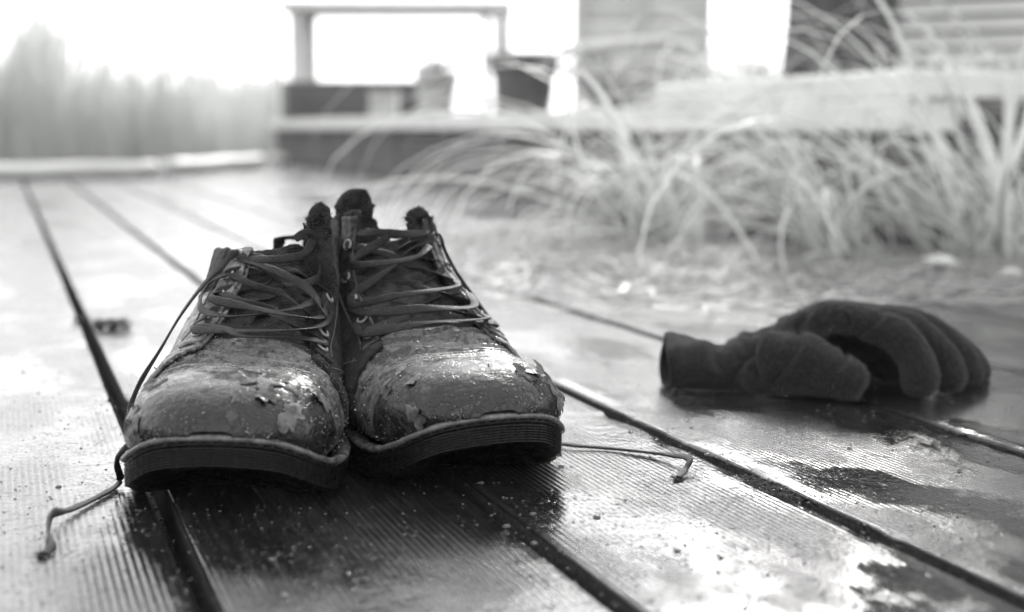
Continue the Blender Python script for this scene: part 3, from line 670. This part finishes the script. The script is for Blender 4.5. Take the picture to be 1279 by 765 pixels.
    co = co + no*(.0007*fbm(q*45, 3)+.0009*fbm(q*330, 3)+.0016*wr*fold+grooves)[:, None]
    co[:, 2] = np.maximum(co[:, 2], .0010)
    me.vertices.foreach_set('co', co.ravel()); me.update(); me.polygons.foreach_set('use_smooth', [True]*len(me.polygons))
    if not me.materials: me.materials.append(M['glove'])
    o.parent = root; o.matrix_parent_inverse = Matrix.Translation(-Vector(root.location))
    # cuff as a real open sleeve
    V = []; F = []; K = 48; rows = []
    for i in range(26):
        t = i/25; px = 930-100*t; cx = P(px, 458).x
        hh = .0185+.0015*t-.0030*math.exp(-((t-.35)/.15)**2); dd = .030+.006*t; rows.append((cx, hh, dd))
    seq = [(r, 0) for r in rows]+[(r, .003) for r in reversed(rows)]
    for (cx, hh, dd), ins in seq:
        for k in range(K):
            a = 2*PI*k/K; y = math.cos(a)*(dd-ins); z = hh-ins + 0 + math.sin(a)*(hh-ins)
            z = z + .0016*math.sin(4*a+cx*80)
            V.append((cx+.0015*math.sin(2*a), Y+y-.002, max(.001+ins*.3, z*1.0+.0015)))
    m = len(seq); F = [(i*K+k, i*K+(k+1) % K, (i+1)*K+(k+1) % K, (i+1)*K+k) for i in range(m-1) for k in range(K)]
    Va = np.array(V); xe = P(830, 458).x; hem = np.exp(-((Va[:, 0]-xe-.006)/.0035)**2)*.0018+.0016*np.sin((Va[:, 0]-xe)*230+2*np.sin(Va[:, 1]*60))*np.clip((Va[:, 0]-xe-.012)/.02, 0, 1); Va[:, 2] += hem*(Va[:, 2] > .012); Va[:, 1] += hem*np.sign(Va[:, 1]-Y); Va += (.0010*fbm(Va*90, 3))[:, None]*np.array([.3, .7, .7]); Va[:, 2] = np.maximum(Va[:, 2], .0012)
    c = mesh_obj('cuff', Va, F, M['glove'], root); c.matrix_parent_inverse = Matrix.Translation(-Vector(root.location))
    # fuzz: short loose fibres
    fz = MB(); fr = random.Random(5)
    allp = np.concatenate([co, Va]); alln = np.concatenate([no, (Va-np.array([0, Y, .02]))*np.array([0, 1, 1])]); alln /= np.linalg.norm(alln, axis=1, keepdims=True)+1e-9
    for k in range(15000):
        i = fr.randrange(len(allp)); p, nv = allp[i], alln[i]
        if p[2] < .004: continue
        L = fr.uniform(.0008, .0028); d = nv*L+np.array([fr.uniform(-1, 1) for _ in range(3)])*L*.6; s = np.cross(d, (0, 1, 0)); s = s/(np.linalg.norm(s)+1e-9)*.00013
        fz.add([p-s, p+s, p+d], [(0, 1, 2)])
    f = fz.build('fuzz', M['stitch'], root); f.matrix_parent_inverse = Matrix.Translation(-Vector(root.location)); tag(f, kind='stuff')
    tag(root, 'dark fleece work glove lying palm down across the right deck boards', 'glove')
glove()

# ---------------------------------------------------------------- raised terrace and the things on it
A0 = Vector((-1.50, 9.0, 0)); A1 = Vector((.70, 2.53, 0)); tv = (A1-A0); Ln = tv.length; tdir = tv.normalized(); tn = Vector((-tdir.y, tdir.x, 0))
if tn.y < 0: tn = -tn
ter = empty('terrace'); tag(ter, 'low raised timber terrace with slatted front and pale edge board behind the grass', 'terrace')
MT = Matrix(((tdir.x, tn.x, 0, A0.x), (tdir.y, tn.y, 0, A0.y), (0, 0, 1, 0), (0, 0, 0, 1)))
for k in range(6):
    MB().box((0, .03, .006+k*.031), (Ln-.02, .052, .030+k*.031), MT, .003).build('front_slat', M['slat'], ter)
MB().box((0, .06, .001), (Ln-.03, .10, .19), MT).build('backing_board', M['under'], ter)
MB().box((-.02, -.02, .192), (Ln, .10, .248), MT, .004).build('edge_board', M['pale'], ter)
for k in range(14): MB().box((-.02, .104+k*.145, .215), (Ln, .104+k*.145+.139, .243), MT, .003).build('top_board', M['slat'], ter)
for k in range(9): MB().box((Ln-.06, .11, .006+k*.024), (Ln-.03, 2.1, .026+k*.024), MT).build('side_slat', M['darkslat'], ter)
for k in range(10):
    x = .1+k*.74; MB().box((x, .024, .002), (x+.04, .0295, .19), MT).build('front_post', M['darkslat'], ter)
slab = MB()
for i in range(2): pass
sb = empty('bench_top'); tag(sb, 'thick white weathered timber beam lying on the terrace end behind the grass', 'beam')
x0 = Ln-1.05
MB().box((x0, -.015, .2485), (Ln+.012, .16, .302), MT, .006).build('beam', M['white'], sb)
MB().box((x0+.05, .165, .2485), (Ln-.01, .30, .297), MT, .006).build('rear_beam', M['pale'], sb)
ZT = .2435
def on_ter(px, d): return at(px, HOR, d)
def slat_box():
    r = empty('slatted_crate', (0, 0, 0)); a = at(362, 96, 9.6); b = at(522, 96, 9.0)
    for k in range(7): MB().box((a.x, 9.2, ZT+.006+k*.036), (b.x, 9.225, ZT+.034+k*.036), None, .003).build('slat', M['slat'], r)
    for k in range(7): MB().box((b.x-.025, 9.23, ZT+.006+k*.036), (b.x, 9.6, ZT+.034+k*.036), None, .003).build('slat', M['slat'], r)
    MB().box((a.x+.03, 9.24, ZT+.002), (b.x-.04, 9.58, ZT+.24)).build('crate_body', M['under'], r)
    tag(r, 'long dark slatted timber box on the far left end of the terrace', 'box')
slat_box()
def pot(px0, px1, pyt, pyb, d, mat, name, label, cat, squarish=False):
    c = at((px0+px1)/2, pyb, d); w = (px1-px0)/FPX*d/2; h = (pyb-pyt)/FPX*d
    r = empty(name, (c.x, d, ZT+.001))
    if squarish:
        MB().box((-w, -w, 0), (w, w, h), None, .004).build('body', mat, r); MB().box((-w*1.08, -w*1.08, h+.001), (w*1.08, w*1.08, h+.012), None, .004).build('lid', mat, r)
    else:
        MB().lathe([(w*.72, 0), (w*.76, .01), (w*.92, h*.6), (w*.97, h*.66), (w*.90, h*.67), (w*.86, h*.67)]).build('body', mat, r, True)
        MB().lathe([(w*.9, h*.672), (w*1.02, h*.68), (w*1.06, h*.9), (w*1.06, h), (w*.95, h), (w*.93, h*.9), (w*.1, h*.88)]).build('rim', mat, r, True)
        MB().lathe([(w*.9, h*.90), (w*.4, h*.95), (.001, h*.97)]).build('soil', M['under'], r, True)
    tag(r, label, cat); return r
pot(463, 497, 116, 147, 7.2, M['pot'], 'small_box', 'small pale square tub between the slatted box and the pale pot', 'tub', True)
pot(520, 571, 90, 147, 6.6, M['pot'], 'flower_pot', 'pale round flower pot with a wide rim on the terrace', 'pot')
pot(614, 696, 70, 147, 5.8, M['planter'], 'planter', 'large dark round planter on the terrace right of the pale pot', 'planter')
# twiggy plant in the pale pot
def twigs(name, c, n, h, spread, mat, label, cat, seed, leafy=True):
    r = empty(name, c); fr = random.Random(seed); st_ = MB(); lf = MB()
    for k in range(n):
        a = fr.uniform(0, 6.28); q = fr.uniform(.3, 1)*spread; hh = h*fr.uniform(.5, 1)
        pts = [Vector((math.cos(a)*q*t**1.5, math.sin(a)*q*t**1.5, hh*t)) for t in (0, .25, .5, .75, 1)]; st_.tube(pts, [.004, .0035, .003, .002, .001], 5)
        for t in range(9):
            p = pts[min(4, 1+t//2)]+Vector([fr.uniform(-.03, .03) for _ in range(3)]); d = Vector([fr.uniform(-1, 1) for _ in range(3)]).normalized()*.035; e = d.orthogonal().normalized()*.012
            lf.add([p, p+d*.5+e, p+d, p+d*.5-e], [(0, 1, 2, 3)])
    st_.build('stem', M['darkslat'], r, True); tag(lf.build('leaves', mat, r), kind='stuff'); tag(r, label, cat)
twigs('potted_plant', (at(545, 90, 6.6).x, 6.6, ZT+.19), 12, .09, .13, M['dead'], 'sparse pale plant growing out of the pale round pot', 'plant', 3)
twigs('shrub', (at(760, 120, 5.2).x, 5.2, ZT), 34, .26, .28, M['dead'], 'low twiggy shrub right of the dark planter on the terrace', 'shrub', 8)
twigs('shrub', (at(925, 120, 4.4).x, 4.4, ZT), 30, .20, .12, M['blade'], 'small leafy shrub just left of the dark tree trunk', 'shrub', 9)
# table behind
tb = empty('table', (0, 0, 0)); d = 9.9; a = at(346, 12, d); b = at(640, 12, d)
for k in range(4): MB().box((a.x, d+k*.2, a.z), (b.x, d+k*.2+.19, a.z+.06), None, .006).build('table_board', M['pale'], tb)
for px, dy, w in ((369, .05, 7), (386, .62, 8), (627, .05, 11), (606, .62, 5)):
    c = at(px, 50, d+dy); w_ = w/FPX*d; MB().box((c.x-w_, d+dy, .2), (c.x+w_, d+dy+.09, a.z-.001)).build('leg', M['screen'], tb)
tag(tb, 'tall grey timber table with square legs beyond the terrace', 'table')
# pale boarded screen behind the planter
sc_ = empty('board_screen'); d = 8.2; a = at(722, 0, d); b = at(886, 0, d)
for k in range(13): MB().box((a.x, d, ZT+.01+k*.105), (b.x, d+.03, ZT+.1115+k*.105), None, .002).build('screen_board', M['screen'] if k % 4 else M['pale'], sc_)
for px in (724, 797, 882): c = at(px, 0, d-.06); MB().box((c.x-.03, d-.065, .1), (c.x+.03, d-.003, 1.66)).build('screen_post', M['screen'], sc_)
tag(sc_, 'pale horizontal board screen standing behind the terrace shrubs', 'screen')
# pale driftwood rail
rl = MB().tube([at(700, 66, 5.0), at(760, 56, 5.0), at(830, 52, 5.1), at(860, 58, 5.2), at(890, 75, 5.2)], [.022, .02, .018, .014, .010], 10); q = rl.build('branch', M['pale'], None, True)
tag(q, 'bent pale branch arching over the terrace shrubs', 'branch')
# dark tree
tr = empty('tree', (at(1045, 100, 3.6).x, 3.6, .2)); fr = random.Random(4)
def bough(p, d, r, L, k, mb):
    pts = [Vector(p)]; dd = Vector(d).normalized()
    for i in range(7): dd = (dd+Vector([fr.uniform(-.12, .12) for _ in range(3)])).normalized(); pts.append(pts[-1]+dd*L/7)
    mb.tube(pts, [r*(1-.6*i/7) for i in range(8)], 12 if k == 0 else 6)
    return pts
V = []; F = []; K = 64; rows = 90
for i in range(rows):
    z = -.2+i*.045; t = i/rows
    for k in range(K):
        a = 2*PI*k/K; r = (.135-.05*t+.05*max(0, 1-i/12)**2); q = Vector((math.cos(a), math.sin(a), 0))
        r *= 1+.10*math.sin(a*3+z*.8)+.07*float(vnoise(np.array([math.cos(a)*3.2, math.sin(a)*3.2, z*1.4])))+.06*abs(float(vnoise(np.array([math.cos(a)*9, math.sin(a)*9, z*2.5]))))
        V.append(q*r+Vector((.05*math.sin(z*.9), .03*math.sin(z), z)))
F = [(i*K+k, i*K+(k+1) % K, (i+1)*K+(k+1) % K, (i+1)*K+k) for i in range(rows-1) for k in range(K)]+[tuple((rows-1)*K+k for k in range(K))]
mesh_obj('trunk', V, F, M['bark'], tr)
lim = MB(); crown = MB()
for k in range(9):
    a = k*.7+fr.uniform(-.2, .2); pp = bough((.05, 0, 2.4+k*.14), (math.cos(a)*.8+.35, math.sin(a)*.8+.2, .75), .04, 1.6, 1, lim)
    for j in range(260):
        p = pp[fr.randrange(3, 8)]+Vector([fr.gauss(0, .22) for _ in range(3)]); dd = Vector([fr.uniform(-1, 1) for _ in range(3)]).normalized()*.07; e = dd.orthogonal().normalized()*.025
        crown.add([p, p+dd*.5+e, p+dd, p+dd*.5-e], [(0, 1, 2, 3)])
lim.build('limb', M['bark'], tr, True); tag(crown.build('crown', M['planter'], tr), kind='stuff')
tag(tr, 'dark wet tree trunk rising behind the grass at the right', 'tree')
# louvred shed wall at the right
sh = empty('shed'); MS = Matrix.Translation((at(1118, 0, 4.6).x, 4.6, 0)) @ Matrix.Rotation(math.radians(-28), 4, 'Z')
for k in range(46):
    z = .1+k*.05; V = [MS @ Vector(p) for p in ((0, 0, z), (3.2, 0, z), (3.2, .03, z+.043), (0, .03, z+.043), (0, .012, z-.002), (3.2, .012, z-.002), (3.2, .042, z+.041), (0, .042, z+.041))]
    MB().add(V, [(0, 1, 2, 3), (4, 7, 6, 5), (0, 4, 5, 1), (3, 2, 6, 7), (0, 3, 7, 4), (1, 5, 6, 2)]).build('louvre_board', M['screen'], sh)
MB().box((-.0, .05, .0), (3.2, 2.0, 2.42), MS).build('wall', M['under'], sh); MB().box((-.055, -.01, .0), (-.002, .08, 2.42), MS).build('corner_post', M['slat'], sh)
rf = MB().box((-.2, -.25, 2.43), (3.4, 2.2, 2.50), MS).build('roof', M['planter'], sh)
tag(sh, 'grey louvred shed wall at the upper right behind the tall grass', 'shed')

# ---------------------------------------------------------------- far left: pale poles, reeds, water
def pole(p, q, r, label):
    V = [Vector(p).lerp(Vector(q), i/10)+Vector((0, 0, .0025*math.sin(i*1.3))) for i in range(11)]
    o = MB().tube(V, r, 12).build('pole', M['pale'], None, True); tag(o, label, 'pole', 'pale poles lying along the far deck edge')
pole(ground(-60, 226, .0)+Vector((0, 0, .034)), ground(194, 220, 0)+Vector((0, 0, .034)), .030, 'longer pale pole lying at the far left edge of the deck')
pole(ground(205, 218, .0)+Vector((0, 0, .034)), ground(324, 209, 0)+Vector((0, 0, .034)), .032, 'shorter pale pole lying nearest the terrace corner')
def sheet(name, z, label, mat, y0, y1, X=400):
    o = MB().add([(-X, y0, z), (X, y0, z), (X, y1, z), (-X, y1, z)], [(0, 1, 2, 3)]).build(name, mat); tag(o, label, None, None, 'structure')
sheet('lake', -.30, 'pale still water beyond the deck', M['lake'], 9.2, 1200, 1500)
MB().box((-12, 9.42, -.30), (3, 9.46, -.01)).build('fascia', M['darkslat'], deck)
rb = MB(); fr = random.Random(21)
for k in range(5200):
    y = fr.uniform(10.0, 15); x = fr.uniform(-.40, -.135)*y - fr.choice((0, 0, .3, .8))
    cl = float(vnoise(np.array([x*1.1, y*.5, 2.2])))
    px = 639.5+x/y*1800
    if fr.random() > .45+.55*cl+.3: continue
    hh = (.62+.30*cl+.32*math.exp(-((px-50)/34)**2))*(.35+.95*fr.random()**1.3)
    lean = fr.uniform(-.10, .22); w = fr.uniform(.006, .014); z0 = -.3
    pts = [(x+lean*t*t*hh, y+.05*t, z0+(hh+.3)*t) for t in (0, .35, .7, 1)]; ww = (w, w, w*.8, .001)
    V = []
    for (a, b_, c), q in zip(pts, ww): V += [(a-q, b_, c), (a+q, b_+.004, c)]
    rb.add(V, [(0, 1, 3, 2), (2, 3, 5, 4), (4, 5, 7, 6)])
tag(rb.build('reed_bed', M['reed']), 'hazy bank of reeds standing in the water beyond the far left deck edge', 'reeds', None, 'stuff')
# far bank with a misty tree line
bk = MB(); V = []; n = 160
for i in range(n):
    x = -260+i*520/(n-1); h = 2.2+1.6*float(fbm(np.array([x*.05, 1, 1]), 4)); V += [(x, 240, -.5), (x, 240, h), (x, 262, h*.9), (x, 262, -.5)]
F = []
for i in range(n-1):
    for j in range(3): F.append((i*4+j, i*4+j+1, (i+1)*4+j+1, (i+1)*4+j))
tag(bk.add(V, F).build('far_bank', M['hill'], None, True), 'low misty far shore across the water', None, None, 'structure')

# ---------------------------------------------------------------- ornamental grass clumps: every blade a part
def blade_mesh(L, w, droop, seed, kink=None):
    fr = random.Random(seed); V = []; n = 14; ang = math.radians(fr.uniform(48, 86)); p = Vector((0, 0, 0)); side = fr.uniform(-.5, .5)
    for i in range(n+1):
        t = i/n; ww = w*1.45*(1-.9*t**2.0)*(.55+.45*min(1, t*4)); q = ww/2*(1-.3*t)
        V += [(p.x, p.y-q, p.z+.15*ww), (p.x, p.y, p.z), (p.x, p.y+q, p.z+.15*ww)]
        p = p+Vector((math.cos(ang), side*t, math.sin(ang)))*L/n; ang -= 1.3*droop*(.15+2.3*t**1.4)/n
        if kink and i == kink: ang -= 1.3
        p.z = max(p.z, .002) if i > 3 else p.z
    F = []
    for i in range(n):
        for j in (0, 1): F.append((i*3+j, i*3+j+1, i*3+4+j, i*3+3+j))
    me = bpy.data.meshes.new('blade'); me.from_pydata(V, [], F); me.polygons.foreach_set('use_smooth', [True]*len(F)); me.materials.append(M['dead'] if kink or seed % 5 == 4 else M['blade']); return me
blades = [blade_mesh(*q) for q in [(.50, .0070, 2.0, 0), (.60, .0085, 2.3, 1), (.42, .0060, 1.5, 2), (.70, .0085, 2.5, 3), (.55, .0075, 3.0, 4), (.34, .0055, 1.2, 5), (.75, .0080, 1.9, 6), (.48, .0070, 2.8, 7, 8),
    (.62, .0090, 2.6, 8), (.40, .0065, 2.4, 9, 6), (.66, .0075, 2.2, 10, 10), (.56, .0060, 1.7, 11), (.80, .0085, 2.9, 12), (.46, .0095, 2.1, 13)]]
def clump(c, n, az, spread, sc, seed, label, rad=.05, lean=.35):
    r = empty('grass_clump', c); fr = random.Random(seed)
    for k in range(n):
        o = bpy.data.objects.new('blade', fr.choice(blades)); COL.objects.link(o); o.parent = r
        a = math.radians(az+fr.gauss(0, spread)); q = rad*fr.random()**.7; b_ = fr.uniform(0, 6.28)
        o.location = (math.cos(b_)*q*1.4, math.sin(b_)*q, 0)
        s = sc*fr.uniform(.55, 1.12); o.rotation_euler = (fr.gauss(0, .35), lean*1.6*fr.random()**1.3, a); o.scale = (s, s*1.05, s*fr.uniform(.75, 1.05))
    tag(r, label, 'grass', 'arching ornamental grass clumps')
g = ground
clump(g(838, 300), 78, 183, 45, 1.15, 1, 'pale arching grass clump at the left, nearest the terrace front', .05)
clump(g(1062, 322), 90, 172, 50, .95, 2, 'middle arching grass clump spreading over the deck above the glove', .07)
clump(g(1235, 322), 90, 155, 65, 1.2, 3, 'tall grass clump at the right edge of the picture', .07, .2)
clump(g(955, 275), 60, 182, 50, 1.15, 4, 'grass clump behind, between the left and middle clumps', .07)
clump(g(1150, 278), 80, 170, 65, 1.5, 5, 'tall grass clump behind, in front of the dark trunk', .07, .15)
clump(g(1270, 262), 60, 165, 55, 1.7, 6, 'tallest grass clump, farthest back at the right by the louvred wall', .08, .1)
# fallen stems lying about their feet
db = MB(); fr = random.Random(31)
for k in range(620):
    px = fr.uniform(560, 1290); py = 300+abs(fr.gauss(0, 34))*(1 if px < 900 else 1.2)-(0 if px > 640 else 12)+ (px-560)*.02
    if py > 392: continue
    p = ground(px, py, .003); a = fr.gauss(0, .6) if fr.random() < .7 else fr.uniform(0, 6.3); L = fr.uniform(.03, .16); w = fr.uniform(.002, .006); b_ = fr.uniform(-.03, .03); V = []
    for i in range(6):
        t = i/5-.5; x = p.x+math.cos(a)*L*t-math.sin(a)*b_*t*t*4; y = p.y+math.sin(a)*L*t+math.cos(a)*b_*t*t*4; zz = .003+.02*fr.random()*(i % 2)*.4+.012*abs(t)
        V += [(x+math.sin(a)*w/2, y-math.cos(a)*w/2, zz), (x-math.sin(a)*w/2, y+math.cos(a)*w/2, zz+.001)]
    db.add(V, [(2*i, 2*i+1, 2*i+3, 2*i+2) for i in range(5)])
tag(db.build('leaf_litter', M['dead']), 'pale fallen grass stems strewn round the clumps on the wet deck', 'leaf litter', None, 'stuff')
def stone(px, py, r, name, mat, label, cat, grp=None, fl=.6, n=10, sd=0):
    c = ground(px, py); V = []; F = []; m = 8
    for i in range(m):
        for k in range(n):
            a, e = 2*PI*k/n, PI*i/(m-1)-PI/2; q = np.array([math.cos(a)*math.cos(e), math.sin(a)*math.cos(e), math.sin(e)]); rr = r*(1+.35*float(vnoise(q*1.7+sd)))
            V.append((q[0]*rr*1.2, q[1]*rr, q[2]*rr*fl+r*fl*.95))
    F = [(i*n+k, i*n+(k+1) % n, (i+1)*n+(k+1) % n, (i+1)*n+k) for i in range(m-1) for k in range(n)]
    o = mesh_obj(name, V, F, mat); o.location = c; tag(o, label, cat, grp)
stone(1082, 322, .016, 'pebble', M['pebble'], 'white pebble at the foot of the middle grass clump', 'pebble', 'pale pebbles by the grass', .6, 12, 1)
stone(1184, 318, .013, 'pebble', M['pebble'], 'small round white pebble left of the right-hand clump', 'pebble', 'pale pebbles by the grass', .8, 12, 5)
stone(1172, 335, .024, 'pebble', M['pebble'], 'largest, flattened pale pebble between the right and middle clumps', 'pebble', 'pale pebbles by the grass', .4, 12, 8)
stone(1262, 348, .014, 'pebble', M['pebble'], 'pale pebble at the right edge in front of the tall clump', 'pebble', 'pale pebbles by the grass', .5, 12, 11)
stone(348, 205, .05, 'stone', M['pebble'], 'pale stone by the far corner of the terrace', 'stone', None, .6, 12, 15)

# ---------------------------------------------------------------- small things on the near deck
def fuzzy(c, r, n, seed, name, mat, label, cat, sx=1.6, dirv=(1, 0), sz=.5):
    fr = random.Random(seed); mb = MB()
    for k in range(n):
        a = fr.uniform(0, 6.28); q = r*fr.random()**.6; p = Vector((math.cos(a)*q*sx, math.sin(a)*q, fr.uniform(0, r*sz)))
        p = Vector((p.x*dirv[0]-p.y*dirv[1], p.x*dirv[1]+p.y*dirv[0], p.z))
        pts = [p]; 
        for j in range(4): pts.append(pts[-1]+Vector([fr.uniform(-1, 1), fr.uniform(-1, 1), fr.uniform(-.4, .5)])*r*.22)
        for v in pts: v.z = max(v.z, .0005)
        mb.tube(pts, r*.04, 4)
    o = mb.build(name, mat, None, True); o.location = c; tag(o, label, cat); return o
fuzzy(ground(140, 411), .013, 150, 2, 'bark_scrap', M['lace'], 'dark fibrous scrap of bark lying across the left board joint', 'bark', 1.5, (1, 0), .7)
fuzzy(ground(104, 402), .009, 50, 6, 'moss_tuft', M['lace'], 'small dark tuft caught in the left board joint beside the scrap', 'moss', 1.2)
ang = math.atan2(D.y, D.x)
m_ = fuzzy(Vector((0, 0, 0)), .011, 900, 3, 'moss_clump', M['drop'], 'pale mossy clump packed in the joint in front of the glove', 'moss', 2.6, (D.x, D.y), .5)
c_ = ground(965, 606); cc = Pp*(joints[28]) + D*(c_.dot(D)); m_.location = (cc.x, cc.y, -.007)
# grit in the joints
gr = MB(); fr = random.Random(41)
for jn in joints[24:32]:
    for k in range(700):
        t = fr.uniform(.3, 1.9); p = Pp*(jn+fr.uniform(-.0045, .0045))+D*t; r = fr.uniform(.0003, .0011)*(1.0); z = -.012-fr.random()*.012
        V = [Vector((p.x+x*r, p.y+y*r, z+q*r)) for x, y, q in ((1, 0, 0), (-1, 0, 0), (0, 1, 0), (0, -1, 0), (0, 0, 1), (0, 0, -1))]
        gr.add(V, [(0, 2, 4), (2, 1, 4), (1, 3, 4), (3, 0, 4), (2, 0, 5), (1, 2, 5), (3, 1, 5), (0, 3, 5)])
    # compacted dirt strip
    a, b_ = Pp*(jn-.0055), Pp*(jn+.0055); gr.add([a+D*-.5+Vector((0, 0, -.026)), b_+D*-.5+Vector((0, 0, -.026)), b_+D*8+Vector((0, 0, -.026)), a+D*8+Vector((0, 0, -.026))], [(0, 1, 2, 3)])
tag(gr.build('joint_dirt', M['under']), 'dark dirt and grit packed in the board joints', 'dirt', None, 'stuff')
# splashes: beads of water and crumbs on the near boards
wb = MB(); fr = random.Random(51)
for k in range(1500):
    px = fr.uniform(-40, 1320); py = fr.uniform(440, 800); p = ground(px, py, .0004); r = fr.uniform(.0003, .0008)*(2.2 if fr.random() < .03 else 1)
    V = []; n = 8
    for e in (0, .6, 1.1): V += [(p.x+r*1.3*math.cos(2*PI*i/n)*math.cos(e), p.y+r*1.3*math.sin(2*PI*i/n)*math.cos(e), p.z+r*.7*math.sin(e)) for i in range(n)]
    V.append((p.x, p.y, p.z+r*.7)); F = [(i+j*n, (i+1) % n+j*n, (i+1) % n+(j+1)*n, i+(j+1)*n) for j in (0, 1) for i in range(n)]+[(2*n+i, 2*n+(i+1) % n, 3*n) for i in range(n)]
    wb.add(V, F)
mw, nt, p = mat_new('water_bead'); p.inputs['Roughness'].default_value = .03; p.inputs['Base Color'].default_value = gray(.25); p.inputs['IOR'].default_value = 1.33; p.inputs['Transmission Weight'].default_value = .6
tag(wb.build('water_beads', mw, None, True), 'tiny beads of rain water scattered over the near boards', 'water', None, 'stuff')

# ---------------------------------------------------------------- rain haze
hz = MB().box((-14, -1.6, -1.4), (14, 22, 4.9)).build('haze', None); tag(hz, 'thin haze of falling rain over the whole deck', None, None, 'stuff')
mh = bpy.data.materials.new('rain_haze'); mh.use_nodes = True; nt = mh.node_tree; nt.nodes.clear(); pv = nt.nodes.new('ShaderNodeVolumePrincipled'); pv.inputs['Color'].default_value = gray(.95); pv.inputs['Density'].default_value = .004; pv.inputs['Anisotropy'].default_value = .0
mo = nt.nodes.new('ShaderNodeOutputMaterial'); nt.links.new(pv.outputs[0], mo.inputs['Volume']); hz.data.materials.append(mh)
